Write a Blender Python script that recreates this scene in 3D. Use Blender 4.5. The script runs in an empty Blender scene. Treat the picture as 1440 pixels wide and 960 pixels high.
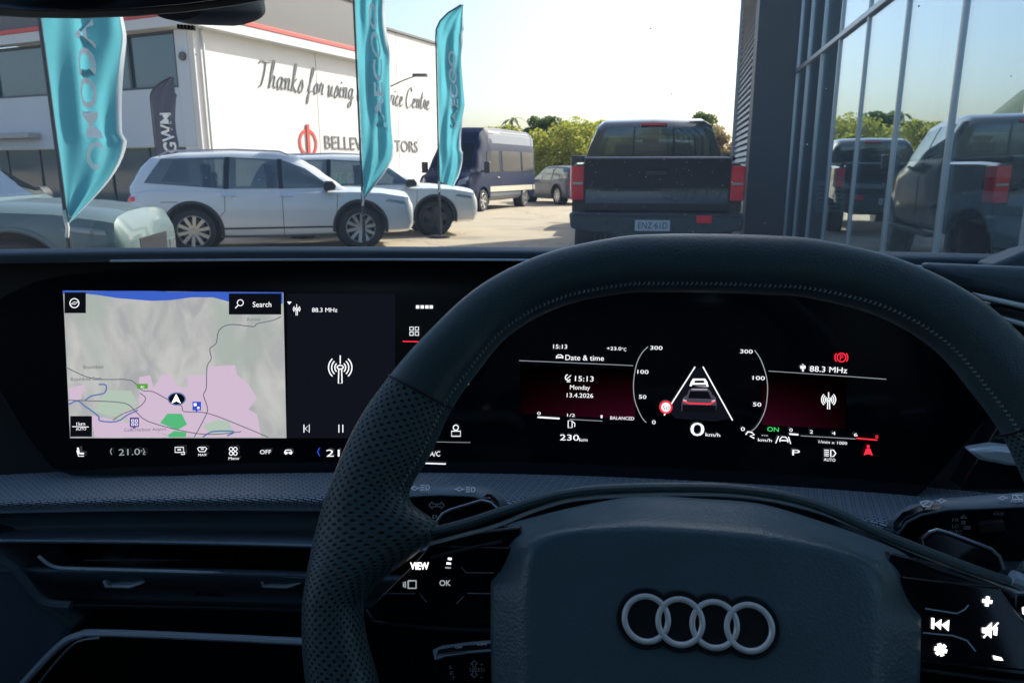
import bpy, bmesh, math, random
from mathutils import Vector, Matrix
from mathutils.bvhtree import BVHTree
random.seed(7)
sc = bpy.context.scene
col = sc.collection
R = math.radians
# ------------------------------------------------------------------ camera, sky, sun
PITCH = R(13); FPX = 1040.0; YAW = R(8.5)
EYE = Vector((0, 0, 1.32))
cd = bpy.data.cameras.new('camera'); cam = bpy.data.objects.new('camera', cd); col.objects.link(cam)
cd.sensor_width = 36; cd.lens = 26; cd.clip_start = 0.02; cd.clip_end = 6000
cam.location = EYE; cam.rotation_euler = (R(90) - PITCH, 0, 0)
cd.dof.use_dof = True; cd.dof.focus_distance = 0.52; cd.dof.aperture_fstop = 32.0
sc.camera = cam
SUN_AZ = R(50); SUN_EL = R(34)
w = bpy.data.worlds.new('World'); sc.world = w; w.use_nodes = True
nt = w.node_tree; bg = nt.nodes['Background']
sky = nt.nodes.new('ShaderNodeTexSky'); sky.sky_type = 'NISHITA'; sky.sun_disc = False
sky.sun_elevation = SUN_EL; sky.sun_rotation = SUN_AZ; sky.dust_density = 3.2; sky.air_density = 1.0; sky.ozone_density = 2.0
nt.links.new(sky.outputs[0], bg.inputs[0]); bg.inputs[1].default_value = 0.125
sd = bpy.data.lights.new('sun', 'SUN'); sun = bpy.data.objects.new('sun', sd); col.objects.link(sun)
sd.energy = 4.8; sd.angle = R(0.5); sd.color = (1.0, 0.91, 0.77)
sdir = Vector((math.sin(SUN_AZ) * math.cos(SUN_EL), math.cos(SUN_AZ) * math.cos(SUN_EL), math.sin(SUN_EL)))
sun.rotation_euler = sdir.to_track_quat('Z', 'Y').to_euler(); sun.location = (20, 20, 30)
sc.view_settings.view_transform = 'Standard'; sc.view_settings.look = 'None'
sc.view_settings.exposure = 1.0; sc.view_settings.gamma = 1.0
# ------------------------------------------------------------------ geometry helpers
def ray(px, py):
    cx, cz = (px - 720) / FPX, -(py - 480) / FPX
    return Vector((cx, math.cos(PITCH) + cz * math.sin(PITCH), -math.sin(PITCH) + cz * math.cos(PITCH)))
def at(px, py, d): return EYE + ray(px, py) * d
def atY(px, py, Y):
    r = ray(px, py); return EYE + r * (Y / r.y)
def cf(x, y, z):      # frame of the car we sit in -> world
    return Vector((x * math.cos(YAW) + y * math.sin(YAW), -x * math.sin(YAW) + y * math.cos(YAW), EYE.z + z))
def carray(px, py):
    d = ray(px, py)
    return Vector((d.x * math.cos(YAW) - d.y * math.sin(YAW), d.x * math.sin(YAW) + d.y * math.cos(YAW), d.z))

class MB:
    def __init__(s): s.v = []; s.f = []; s.uv = {}
    def add(s, vs, fs):
        n = len(s.v); s.v += [Vector(p) for p in vs]; s.f += [tuple(i + n for i in f) for f in fs]; return n
    def box(s, c, size, M=None):
        hx, hy, hz = size[0] / 2, size[1] / 2, size[2] / 2; c = Vector(c)
        vs = [c + Vector((x, y, z)) for x in (-hx, hx) for y in (-hy, hy) for z in (-hz, hz)]
        if M is not None: vs = [M @ p for p in vs]
        s.add(vs, [(0, 1, 3, 2), (4, 6, 7, 5), (0, 4, 5, 1), (2, 3, 7, 6), (0, 2, 6, 4), (1, 5, 7, 3)]); return s
    def quad(s, a, b, c, d): s.add([a, b, c, d], [(0, 1, 2, 3)]); return s
    def grid(s, rows, closed=False):
        m = len(rows[0]); vs = [p for r in rows for p in r]; fs = []
        for i in range(len(rows) - 1):
            for j in range(m if closed else m - 1):
                k = (j + 1) % m
                fs.append((i * m + j, i * m + k, (i + 1) * m + k, (i + 1) * m + j))
        s.add(vs, fs); return s
    def loft(s, rings, cap=True):
        n = len(s.v); m = len(rings[0]); s.grid(rings, True)
        if cap:
            s.f.append(tuple(n + i for i in range(m - 1, -1, -1))); s.f.append(tuple(n + (len(rings) - 1) * m + i for i in range(m)))
        return s
    def tube(s, path, r, n=8, flat=1.0, nrm=None, closed=False):
        path = [Vector(p) for p in path]; rings = []; L = len(path); pu = None
        for i, p in enumerate(path):
            a = path[(i - 1) % L] if (i or closed) else p; b = path[(i + 1) % L] if (i < L - 1 or closed) else p
            t = (b - a).normalized()
            u = Vector(nrm) if nrm is not None else (pu if pu is not None else (Vector((0, 0, 1)) if abs(t.z) < .9 else Vector((1, 0, 0))))
            sd_ = t.cross(u).normalized(); u = sd_.cross(t).normalized(); pu = u
            rr = r[i] if isinstance(r, (list, tuple)) else r
            rings.append([p + sd_ * math.cos(2 * math.pi * k / n) * rr + u * math.sin(2 * math.pi * k / n) * rr * flat for k in range(n)])
        if closed: rings.append(rings[0]); s.loft(rings, False)
        else: s.loft(rings)
        return s
    def cyl(s, a, b, r, n=20, r2=None):
        a = Vector(a); b = Vector(b); t = (b - a).normalized(); u = Vector((0, 0, 1)) if abs(t.z) < .9 else Vector((1, 0, 0))
        x = t.cross(u).normalized(); y = t.cross(x)
        r2 = r if r2 is None else r2
        s.loft([[q + (x * math.cos(2 * math.pi * k / n) + y * math.sin(2 * math.pi * k / n)) * rr for k in range(n)] for q, rr in ((a, r), (b, r2))]); return s
    def prism(s, poly, off):      # poly: 3D points in order, extruded by vector off
        off = Vector(off); a = [Vector(p) for p in poly]; m = len(a)
        s.add(a + [p + off for p in a], [tuple(range(m)), tuple(range(2 * m - 1, m - 1, -1))] + [(i, i + m, (i + 1) % m + m, (i + 1) % m) for i in range(m)]); return s
    def poly(s, pts): s.add(pts, [tuple(range(len(pts)))]); return s
    def lathe(s, prof, o, ax, n=40):   # prof: (radius, along)
        o = Vector(o); ax = Vector(ax).normalized(); u = Vector((0, 0, 1)) if abs(ax.z) < .9 else Vector((1, 0, 0))
        x = ax.cross(u).normalized(); y = ax.cross(x)
        s.grid([[o + ax * h + (x * math.cos(2 * math.pi * k / n) + y * math.sin(2 * math.pi * k / n)) * r for r, h in prof] for k in range(n + 1)]); return s

def org(p):
    o = Vector((0, 0, 0))
    while p is not None: o += p.location; p = p.parent
    return o
def obj(name, mb, m, parent=None, smooth=False, bevel=0, seg=2, sub=0, ang=35, solid=0, uvs=None, kind=None):
    me = bpy.data.meshes.new(name); o0 = org(parent)
    me.from_pydata([tuple(p - o0) for p in mb.v], [], mb.f); me.validate()
    bm = bmesh.new(); bm.from_mesh(me)
    bmesh.ops.remove_doubles(bm, verts=bm.verts, dist=1e-6)
    if uvs is None: bmesh.ops.recalc_face_normals(bm, faces=bm.faces)
    bm.to_mesh(me); bm.free()
    me.materials.append(m)
    o = bpy.data.objects.new(name, me); col.objects.link(o)
    if parent is not None: o.parent = parent
    if solid: q = o.modifiers.new('s', 'SOLIDIFY'); q.thickness = solid; q.offset = 0
    if bevel: q = o.modifiers.new('b', 'BEVEL'); q.width = bevel; q.segments = seg; q.limit_method = 'ANGLE'; q.angle_limit = R(30)
    if sub: q = o.modifiers.new('u', 'SUBSURF'); q.levels = sub; q.render_levels = sub
    if smooth or bevel:
        for p in me.polygons: p.use_smooth = True
        if not sub:
            try: me.set_sharp_from_angle(angle=R(ang))
            except Exception: pass
    if kind: o['kind'] = kind
    return o
def root(name, label, cat, loc=(0, 0, 0), group=None):
    o = bpy.data.objects.new(name, None); o.empty_display_size = .2; col.objects.link(o)
    o.location = loc; o['label'] = label; o['category'] = cat
    if group: o['group'] = group
    return o
def tag(o, label, cat, group=None):
    o['label'] = label; o['category'] = cat
    if group: o['group'] = group
    return o
def kids(o): return [c for c in bpy.data.objects if c.parent == o]
def copy_tree(o, parent=None):
    ch = kids(o); c = o.copy(); col.objects.link(c)
    if parent is not None: c.parent = parent
    for k in ch: copy_tree(k, c)
    return c
def bake(o, cutters):           # apply boolean cuts to a mesh object
    tmp = []
    for c in cutters:
        me = bpy.data.meshes.new('cut'); me.from_pydata([tuple(p) for p in c.v], [], c.f)
        bm = bmesh.new(); bm.from_mesh(me); bmesh.ops.recalc_face_normals(bm, faces=bm.faces); bm.to_mesh(me); bm.free()
        co = bpy.data.objects.new('cut', me); col.objects.link(co); tmp.append(co)
        q = o.modifiers.new('x', 'BOOLEAN'); q.operation = 'DIFFERENCE'; q.object = co; q.solver = 'EXACT'
    bpy.context.view_layer.update()
    dg = bpy.context.evaluated_depsgraph_get(); me = bpy.data.meshes.new_from_object(o.evaluated_get(dg))
    o.modifiers.clear(); o.data = me
    for c in tmp: bpy.data.objects.remove(c)
    for p in me.polygons: p.use_smooth = True
    me.set_sharp_from_angle(angle=R(40))
    return o
def bvh_of(o):
    dg = bpy.context.evaluated_depsgraph_get(); return BVHTree.FromObject(o, dg)
_tc = {}
def text2d(s, size=1.0, thin=0.0, shear=0.0, sx=1.0, align='LEFT', sp=1.0):
    k = (s, thin, shear, align, sp)
    if k not in _tc:
        c = bpy.data.curves.new('t', 'FONT'); c.body = s; c.size = 1; c.offset = -thin; c.shear = shear; c.align_x = align; c.space_character = sp; c.resolution_u = 3
        o = bpy.data.objects.new('t', c); col.objects.link(o); bpy.context.view_layer.update()
        dg = bpy.context.evaluated_depsgraph_get(); me = bpy.data.meshes.new_from_object(o.evaluated_get(dg))
        _tc[k] = ([(v.co.x, v.co.y) for v in me.vertices], [tuple(p.vertices) for p in me.polygons])
        bpy.data.objects.remove(o)
    v, f = _tc[k]
    return [(x * size * sx, y * size) for x, y in v], f
def ptext(mb, s, size, fn, x0=0, y0=0, **k):   # text laid on a surface through fn(u, v) -> 3D
    v, f = text2d(s, size, **k); mb.add([fn(x0 + x, y0 + y) for x, y in v], f); return mb
def stroke2(mb, pts, wd, fn, closed=False):    # flat line of width wd in (u,v)
    pts = [Vector((p[0], p[1])) for p in pts]; n = len(pts); L = []; Rr = []
    for i, p in enumerate(pts):
        a = pts[(i - 1) % n] if (i or closed) else p; b = pts[(i + 1) % n] if (i < n - 1 or closed) else p
        t = (b - a)
        if t.length < 1e-9: t = Vector((1, 0))
        t.normalize(); q = Vector((-t.y, t.x)) * wd / 2
        L.append(fn(p.x + q.x, p.y + q.y)); Rr.append(fn(p.x - q.x, p.y - q.y))
    if closed: L.append(L[0]); Rr.append(Rr[0])
    mb.grid([L, Rr]); return mb
def arc2(cx, cy, r, a0, a1, n=16, ry=None):
    ry = r if ry is None else ry
    return [(cx + r * math.cos(R(a0 + (a1 - a0) * i / n)), cy + ry * math.sin(R(a0 + (a1 - a0) * i / n))) for i in range(n + 1)]
def smooth_pts(pts, n=6, closed=False):        # Catmull-Rom through points
    P = [Vector(p) for p in pts]; out = []; m = len(P)
    for i in range(m if closed else m - 1):
        if closed: a, b, c, d = P[(i - 1) % m], P[i], P[(i + 1) % m], P[(i + 2) % m]
        else: a, b, c, d = P[max(i - 1, 0)], P[i], P[i + 1], P[min(i + 2, m - 1)]
        for k in range(n):
            t = k / n; out.append(0.5 * ((2 * b) + (c - a) * t + (2 * a - 5 * b + 4 * c - d) * t * t + (3 * b - a - 3 * c + d) * t ** 3))
    if not closed: out.append(P[-1])
    return out
# ------------------------------------------------------------------ materials
def mat(name, c, rough=.5, metal=0, noise=0, nscale=8, bump=0, bscale=60, coat=0, spec=.5, emit=0, ecol=None, bdist=.002):
    m = bpy.data.materials.new(name); m.use_nodes = True; n = m.node_tree; b = n.nodes['Principled BSDF']
    b.inputs['Base Color'].default_value = (*c, 1); b.inputs['Roughness'].default_value = rough; b.inputs['Metallic'].default_value = metal
    b.inputs['Coat Weight'].default_value = coat; b.inputs['Specular IOR Level'].default_value = spec
    if emit: b.inputs['Emission Color'].default_value = (*(ecol or c), 1); b.inputs['Emission Strength'].default_value = emit
    if noise or bump:
        tc = n.nodes.new('ShaderNodeTexCoord')
    if noise:
        t = n.nodes.new('ShaderNodeTexNoise'); t.inputs['Scale'].default_value = nscale; t.inputs['Detail'].default_value = 6
        n.links.new(tc.outputs['Object'], t.inputs['Vector'])
        mx = n.nodes.new('ShaderNodeMix'); mx.data_type = 'RGBA'
        mx.inputs[6].default_value = (*[max(0, x * (1 - noise)) for x in c], 1); mx.inputs[7].default_value = (*[min(1, x * (1 + noise)) for x in c], 1)
        n.links.new(t.outputs['Fac'], mx.inputs[0]); n.links.new(mx.outputs[2], b.inputs['Base Color'])
        mr = n.nodes.new('ShaderNodeMapRange'); mr.inputs[3].default_value = max(0.02, rough - .08); mr.inputs[4].default_value = min(1, rough + .08)
        n.links.new(t.outputs['Fac'], mr.inputs[0]); n.links.new(mr.outputs[0], b.inputs['Roughness'])
    if bump:
        t2 = n.nodes.new('ShaderNodeTexNoise'); t2.inputs['Scale'].default_value = bscale; t2.inputs['Detail'].default_value = 3
        n.links.new(tc.outputs['Object'], t2.inputs['Vector'])
        bp = n.nodes.new('ShaderNodeBump'); bp.inputs['Strength'].default_value = bump; bp.inputs['Distance'].default_value = bdist
        n.links.new(t2.outputs['Fac'], bp.inputs['Height']); n.links.new(bp.outputs[0], b.inputs['Normal'])
    return m
def emat(name, c, s=1.0):
    s = s * .62
    m = bpy.data.materials.new(name); m.use_nodes = True; n = m.node_tree; n.nodes.clear()
    o = n.nodes.new('ShaderNodeOutputMaterial'); e = n.nodes.new('ShaderNodeEmission'); e.inputs[0].default_value = (*c, 1); e.inputs[1].default_value = s
    n.links.new(e.outputs[0], o.inputs[0]); return m
M = {}
M['asphalt'] = mat('asphalt', (.36, .30, .22), .9, noise=.22, nscale=1.3, bump=.6, bscale=90, bdist=.01)
def wear(m):         # hairline cracks and oil stains in the yard surface
    n = m.node_tree; b = n.nodes['Principled BSDF']; src = b.inputs['Base Color'].links[0].from_socket; tc = n.nodes.new('ShaderNodeTexCoord')
    v = n.nodes.new('ShaderNodeTexVoronoi'); v.feature = 'DISTANCE_TO_EDGE'; v.inputs['Scale'].default_value = .22; dn = n.nodes.new('ShaderNodeTexNoise'); dn.inputs['Scale'].default_value = 1.2; dn.inputs['Detail'].default_value = 5
    ad = n.nodes.new('ShaderNodeVectorMath'); ad.operation = 'ADD'; sc2 = n.nodes.new('ShaderNodeVectorMath'); sc2.operation = 'SCALE'; sc2.inputs['Scale'].default_value = 1.6
    n.links.new(tc.outputs['Object'], dn.inputs['Vector']); n.links.new(dn.outputs['Color'], sc2.inputs[0]); n.links.new(tc.outputs['Object'], ad.inputs[0]); n.links.new(sc2.outputs[0], ad.inputs[1]); n.links.new(ad.outputs[0], v.inputs['Vector'])
    mr = n.nodes.new('ShaderNodeMapRange'); mr.inputs[1].default_value = 0; mr.inputs[2].default_value = .012; mr.inputs[3].default_value = .55; mr.inputs[4].default_value = 1; n.links.new(v.outputs['Distance'], mr.inputs[0])
    s = n.nodes.new('ShaderNodeTexNoise'); s.inputs['Scale'].default_value = .45; s.inputs['Detail'].default_value = 3; n.links.new(tc.outputs['Object'], s.inputs['Vector'])
    m2 = n.nodes.new('ShaderNodeMapRange'); m2.inputs[1].default_value = .58; m2.inputs[2].default_value = .72; m2.inputs[3].default_value = 1; m2.inputs[4].default_value = .62; n.links.new(s.outputs['Fac'], m2.inputs[0])
    mu = n.nodes.new('ShaderNodeMath'); mu.operation = 'MULTIPLY'; n.links.new(mr.outputs[0], mu.inputs[0]); n.links.new(m2.outputs[0], mu.inputs[1])
    x = n.nodes.new('ShaderNodeVectorMath'); x.operation = 'SCALE'; n.links.new(src, x.inputs[0]); n.links.new(mu.outputs[0], x.inputs['Scale']); n.links.new(x.outputs[0], b.inputs['Base Color'])
wear(M['asphalt'])
M['concrete'] = mat('concrete', (.42, .41, .39), .85, noise=.12, nscale=2, bump=.3, bscale=40)
M['white_wall'] = mat('white_wall', (.62, .61, .59), .75, noise=.10, nscale=.9, bump=.2, bscale=30)
M['grey_clad'] = mat('grey_clad', (.10, .105, .11), .6, noise=.1, nscale=1)
M['red_stripe'] = mat('red_stripe', (.55, .06, .05), .5, noise=.08, nscale=3)
M['fascia'] = mat('fascia', (.52, .54, .56), .5, noise=.05, nscale=2)
M['shop_glass'] = mat('shop_glass', (.05, .09, .11), .04, noise=.2, nscale=.5, spec=.9)
M['alu'] = mat('alu', (.42, .47, .52), .38, .7, noise=.08, nscale=5)
M['shade_blue_wall'] = mat('shade_blue_wall', (.52, .57, .62), .7, noise=.05, nscale=.6)  # white wall tinted blue to stand for the shade on the left face
M['plate_white'] = mat('plate_white', (.42, .50, .58), .5, noise=.05)
M['flag_print'] = mat('flag_print', (.85, .88, .90), .7, noise=.03)
M['slate'] = mat('slate', (.055, .068, .085), .55, noise=.12, nscale=2)
M['slat'] = mat('slat', (.34, .36, .38), .45, .3, noise=.08, nscale=3)
M['bounce_in'] = mat('bounce_in', (.40, .42, .43), .7, noise=.2, nscale=2)  # showroom inner walls, lightened to bounce daylight
M['lettering'] = mat('lettering', (.15, .15, .16), .5, noise=.1)
M['letter_red'] = mat('letter_red', (.50, .04, .03), .5, noise=.1)
M['grey_cloth'] = mat('grey_cloth', (.085, .09, .13), .75, noise=.15, nscale=3)
M['pole'] = mat('pole', (.03, .035, .045), .4, noise=.1)
M['tyre'] = mat('tyre', (.018, .018, .02), .8, noise=.2, nscale=12, bump=.3)
M['rim_silver'] = mat('rim_silver', (.5, .5, .5), .3, .8, noise=.06, nscale=10)
M['rim_dark'] = mat('rim_dark', (.07, .07, .08), .35, .7, noise=.1, nscale=10)
M['plastic'] = mat('plastic', (.025, .028, .032), .55, noise=.15, nscale=12)
M['car_glass'] = mat('car_glass', (.016, .026, .034), .05, noise=.15, nscale=2, spec=.5)
M['chrome'] = mat('chrome', (.7, .72, .74), .15, 1, noise=.05)
M['lamp_clear'] = mat('lamp_clear', (.24, .27, .29), .08, .3, noise=.12, nscale=30, coat=1)
M['lamp_red'] = mat('lamp_red', (.82, .010, .03), .2, noise=.35, nscale=14, coat=.4)
M['bark'] = mat('bark', (.12, .09, .06), .9, noise=.3, nscale=6)
M['roof_brown'] = mat('roof_brown', (.30, .25, .22), .8, noise=.2, nscale=2)
def paint(n, c, r=.3, metal=.25, coat=1.0): return mat(n, c, r, metal, noise=.06, nscale=1.5, coat=coat)
M['silver_paint'] = paint('silver_paint', (.60, .65, .70), .35, .05)
M['sage_paint'] = paint('sage_paint', (.10, .15, .155), .38, .2, .5)
M['blue_paint'] = paint('blue_paint', (.010, .018, .052), .5, .0, 0)
M['blue_paint'].node_tree.nodes['Principled BSDF'].inputs['Specular IOR Level'].default_value = .25
M['van_silver'] = mat('van_silver', (.22, .24, .28), .5, noise=.08, spec=.3)
M['black_paint'] = mat('black_paint', (.012, .015, .019), .2, .1, noise=.12, nscale=4, coat=.8)
M['white_paint'] = paint('white_paint', (.74, .80, .84), .35, 0)
M['grey_paint'] = paint('grey_paint', (.10, .115, .135), .4, .1, .3)
M['beige'] = mat('beige', (.50, .45, .36), .5, noise=.1)
M['hill'] = mat('hill', (.05, .075, .05), .95, noise=.4, nscale=.02)
M['floor_tile'] = mat('floor_tile', (.55, .57, .58), .3, noise=.08)  # floor kept pale to bounce light up inside the showroom
# showroom glazing: mirror-like coating you can still see through
def cloth(name, c, tr):
    m = mat(name, c, .7, noise=.16, nscale=3, bump=.2, bscale=12); n = m.node_tree; b = n.nodes['Principled BSDF']; o = n.nodes['Material Output']
    t = n.nodes.new('ShaderNodeBsdfTranslucent'); x = n.nodes.new('ShaderNodeMixShader'); x.inputs[0].default_value = tr
    s = b.inputs['Base Color'].links[0].from_socket; n.links.new(s, t.inputs[0]); n.links.new(b.outputs[0], x.inputs[1]); n.links.new(t.outputs[0], x.inputs[2]); n.links.new(x.outputs[0], o.inputs[0]); return m
M['foliage'] = cloth('foliage', (.32, .34, .05), .45)
M['foliage_dark'] = cloth('foliage_dark', (.12, .17, .05), .4)
M['foliage_brown'] = cloth('foliage_brown', (.26, .20, .11), .4)
M['teal'] = cloth('teal', (.10, .39, .47), .5)
M['white_cloth'] = cloth('white_cloth', (.75, .80, .82), .4)
def glazing(name, tint, refl):
    m = bpy.data.materials.new(name); m.use_nodes = True; n = m.node_tree; n.nodes.clear()
    o = n.nodes.new('ShaderNodeOutputMaterial'); t = n.nodes.new('ShaderNodeBsdfTransparent'); g = n.nodes.new('ShaderNodeBsdfGlossy'); x = n.nodes.new('ShaderNodeMixShader')
    t.inputs[0].default_value = (*tint, 1); g.inputs['Roughness'].default_value = 0.008; g.inputs[0].default_value = (.86, .95, 1, 1)
    ly = n.nodes.new('ShaderNodeLayerWeight'); ly.inputs[0].default_value = .5
    mr = n.nodes.new('ShaderNodeMapRange'); mr.inputs[3].default_value = refl; mr.inputs[4].default_value = min(1, refl + .34)
    n.links.new(ly.outputs['Facing'], mr.inputs[0]); n.links.new(mr.outputs[0], x.inputs[0])
    n.links.new(t.outputs[0], x.inputs[1]); n.links.new(g.outputs[0], x.inputs[2]); n.links.new(x.outputs[0], o.inputs[0]); return m
M['glazing'] = glazing('glazing', (.72, .84, .88), .32)
M['clear_pane'] = glazing('clear_pane', (.9, .95, .95), .04)
M['auto_glass'] = glazing('auto_glass', (.26, .32, .34), .10)
M['van_glass'] = mat('van_glass', (.010, .014, .022), .25, noise=.2, spec=.12)
for k_ in ('blue_paint', 'van_silver'): M[k_].node_tree.nodes['Principled BSDF'].inputs['Specular IOR Level'].default_value = .1
# cabin materials
def leather(name, c, rough, perf=False, bump=.35, scale=900):
    m = mat(name, c, rough, noise=.12, nscale=40); n = m.node_tree; b = n.nodes['Principled BSDF']
    if perf:
        uv = n.nodes.new('ShaderNodeTexCoord'); mp = n.nodes.new('ShaderNodeMapping'); mp.inputs['Rotation'].default_value = (0, 0, 0)
        n.links.new(uv.outputs['UV'], mp.inputs[0])
        # staggered dots: two offset lattices
        def lattice(ox):
            v = n.nodes.new('ShaderNodeVectorMath'); v.operation = 'ADD'; v.inputs[1].default_value = (ox, ox, 0); n.links.new(mp.outputs[0], v.inputs[0])
            fr = n.nodes.new('ShaderNodeVectorMath'); fr.operation = 'FRACTION'; n.links.new(v.outputs[0], fr.inputs[0])
            d = n.nodes.new('ShaderNodeVectorMath'); d.operation = 'DISTANCE'; d.inputs[1].default_value = (.5, .5, 0); n.links.new(fr.outputs[0], d.inputs[0]); return d
        a, c2 = lattice(0), lattice(.5)
        mn = n.nodes.new('ShaderNodeMath'); mn.operation = 'MINIMUM'; n.links.new(a.outputs['Value'], mn.inputs[0]); n.links.new(c2.outputs['Value'], mn.inputs[1])
        mr = n.nodes.new('ShaderNodeMapRange'); mr.inputs[1].default_value = .11; mr.inputs[2].default_value = .22; n.links.new(mn.outputs[0], mr.inputs[0])
        bp = n.nodes.new('ShaderNodeBump'); bp.inputs['Strength'].default_value = 1; bp.inputs['Distance'].default_value = .0012
        n.links.new(mr.outputs[0], bp.inputs['Height']); n.links.new(bp.outputs[0], b.inputs['Normal'])
        src = b.inputs['Base Color'].links[0].from_socket; mx = n.nodes.new('ShaderNodeMix'); mx.data_type = 'RGBA'; mx.inputs[6].default_value = (.003, .004, .005, 1)
        n.links.new(mr.outputs[0], mx.inputs[0]); n.links.new(src, mx.inputs[7]); n.links.new(mx.outputs[2], b.inputs['Base Color'])
    else:
        tc = n.nodes.new('ShaderNodeTexCoord'); v = n.nodes.new('ShaderNodeTexVoronoi'); v.inputs['Scale'].default_value = scale
        n.links.new(tc.outputs['Object'], v.inputs['Vector'])
        bp = n.nodes.new('ShaderNodeBump'); bp.inputs['Strength'].default_value = bump; bp.inputs['Distance'].default_value = .0004
        n.links.new(v.outputs['Distance'], bp.inputs['Height']); n.links.new(bp.outputs[0], b.inputs['Normal'])
    return m
M['leather'] = leather('leather', (.046, .086, .098), .36)
M['leather_perf'] = leather('leather_perf', (.056, .105, .12), .45, perf=True)
M['bag'] = leather('airbag_grain', (.085, .155, .19), .36, bump=.4, scale=620)
M['soft'] = leather('soft_touch', (.075, .12, .155), .55, bump=.4, scale=500)
M['cabin_black'] = mat('cabin_black', (.010, .015, .020), .5, noise=.15, nscale=30)
M['gloss_black'] = mat('gloss_black', (.004, .008, .012), .12, noise=.2, nscale=6, spec=.5)
M['screen_black'] = mat('screen_black', (.003, .006, .010), .06, noise=.2, nscale=4, spec=.45)
M['satin'] = mat('satin', (.42, .54, .66), .35, .3, noise=.08, nscale=40)
M['satin_dark'] = mat('satin_dark', (.05, .07, .09), .3, .5, noise=.08, nscale=40)
M['silver_trim'] = mat('silver_trim', (.68, .80, .90), .3, .3, noise=.05, nscale=30)
M['stitch'] = mat('stitch', (.30, .36, .38), .7, noise=.1, nscale=100)
M['print'] = mat('print', (.75, .82, .86), .6, noise=.05, nscale=100)
M['print_dim'] = mat('print_dim', (.60, .66, .70), .6, noise=.05, nscale=100)
M['headliner'] = mat('headliner', (.04, .045, .05), .95, noise=.1, nscale=60)
def fabric():
    m = mat('woven_trim', (.26, .38, .52), .6, noise=.15, nscale=20); n = m.node_tree; b = n.nodes['Principled BSDF']
    uv = n.nodes.new('ShaderNodeTexCoord'); br = n.nodes.new('ShaderNodeTexBrick')
    mp = n.nodes.new('ShaderNodeMapping'); mp.inputs['Rotation'].default_value = (0, 0, R(-12))
    n.links.new(uv.outputs['UV'], mp.inputs[0]); n.links.new(mp.outputs[0], br.inputs[0])
    br.inputs['Scale'].default_value = 1.0; br.inputs['Brick Width'].default_value = 1.5; br.inputs['Row Height'].default_value = .5; br.inputs['Mortar Size'].default_value = .11; br.offset = .35
    br.inputs['Color1'].default_value = (.52, .66, .80, 1); br.inputs['Color2'].default_value = (.44, .58, .73, 1); br.inputs['Mortar'].default_value = (.008, .012, .018, 1)
    n.links.new(br.outputs['Color'], b.inputs['Base Color'])
    b.inputs['Sheen Weight'].default_value = .8; b.inputs['Sheen Roughness'].default_value = .35; b.inputs['Sheen Tint'].default_value = (.6, .8, 1, 1)
    bp = n.nodes.new('ShaderNodeBump'); bp.invert = True; bp.inputs['Strength'].default_value = .8; bp.inputs['Distance'].default_value = .001
    n.links.new(br.outputs['Fac'], bp.inputs['Height']); n.links.new(bp.outputs[0], b.inputs['Normal']); return m
M['fabric'] = fabric()
M['e_white'] = emat('lit_white', (.95, .97, 1), 1.0)
M['e_hot'] = emat('lit_key_white', (1, .93, .92), 2.2)
M['e_dim'] = emat('lit_dim', (.5, .56, .6), .55)
M['e_line'] = emat('lit_line', (.55, .6, .66), .5)
M['e_red'] = emat('lit_red', (1, .03, .06), .95)
M['emblem'] = mat('emblem', (.92, .95, .96), .35, .2, noise=.04, nscale=60)
M['e_dred'] = emat('lit_dark_red', (.14, .012, .045), .35)
M['e_green'] = emat('lit_green', (.08, .85, .2), .8)
M['e_blue'] = emat('lit_blue', (.03, .08, .55), .9)
M['e_panel'] = emat('lit_panel', (.010, .012, .022), .45)
M['e_pink'] = emat('map_pink', (.72, .56, .72), .72)
M['e_mgreen'] = emat('map_green', (.10, .52, .22), .75)
M['e_sage'] = emat('map_sage', (.50, .62, .52), .72)
M['e_sea'] = emat('map_sea', (.05, .13, .62), .75)
M['e_road'] = emat('map_road', (.20, .21, .28), .5)
M['e_river'] = emat('map_river', (.16, .27, .62), .6)
M['e_tag'] = emat('map_tag_green', (.10, .38, .04), .8)
M['e_violet'] = emat('map_violet', (.12, .07, .30), .8)
M['e_black'] = emat('screen_tile', (.006, .008, .012), .5)
def mapmat():
    m = emat('map_relief', (1, 1, 1), .72); n = m.node_tree; e = [x for x in n.nodes if x.type == 'EMISSION'][0]
    tc = n.nodes.new('ShaderNodeTexCoord'); t = n.nodes.new('ShaderNodeTexNoise'); t.inputs['Scale'].default_value = 28; t.inputs['Detail'].default_value = 7; t.inputs['Distortion'].default_value = 1.2
    mp = n.nodes.new('ShaderNodeMapping'); mp.inputs['Scale'].default_value = (1.5, 1, .8); n.links.new(tc.outputs['Object'], mp.inputs[0]); n.links.new(mp.outputs[0], t.inputs[0])
    cr = n.nodes.new('ShaderNodeValToRGB'); cr.color_ramp.elements[0].position = .35; cr.color_ramp.elements[0].color = (.44, .45, .46, 1)
    cr.color_ramp.elements[1].position = .65; cr.color_ramp.elements[1].color = (.62, .62, .60, 1)
    t2 = n.nodes.new('ShaderNodeTexNoise'); t2.inputs['Scale'].default_value = 16; t2.inputs['Detail'].default_value = 2; n.links.new(mp.outputs[0], t2.inputs[0])
    r2 = n.nodes.new('ShaderNodeMapRange'); r2.inputs[1].default_value = .55; r2.inputs[2].default_value = .72; n.links.new(t2.outputs['Fac'], r2.inputs[0])
    mx = n.nodes.new('ShaderNodeMix'); mx.data_type = 'RGBA'; mx.inputs[7].default_value = (.44, .51, .46, 1)
    n.links.new(t.outputs['Fac'], cr.inputs[0]); n.links.new(cr.outputs[0], mx.inputs[6]); n.links.new(r2.outputs[0], mx.inputs[0]); n.links.new(mx.outputs[2], e.inputs[0]); return m
M['e_map'] = mapmat()
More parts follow.
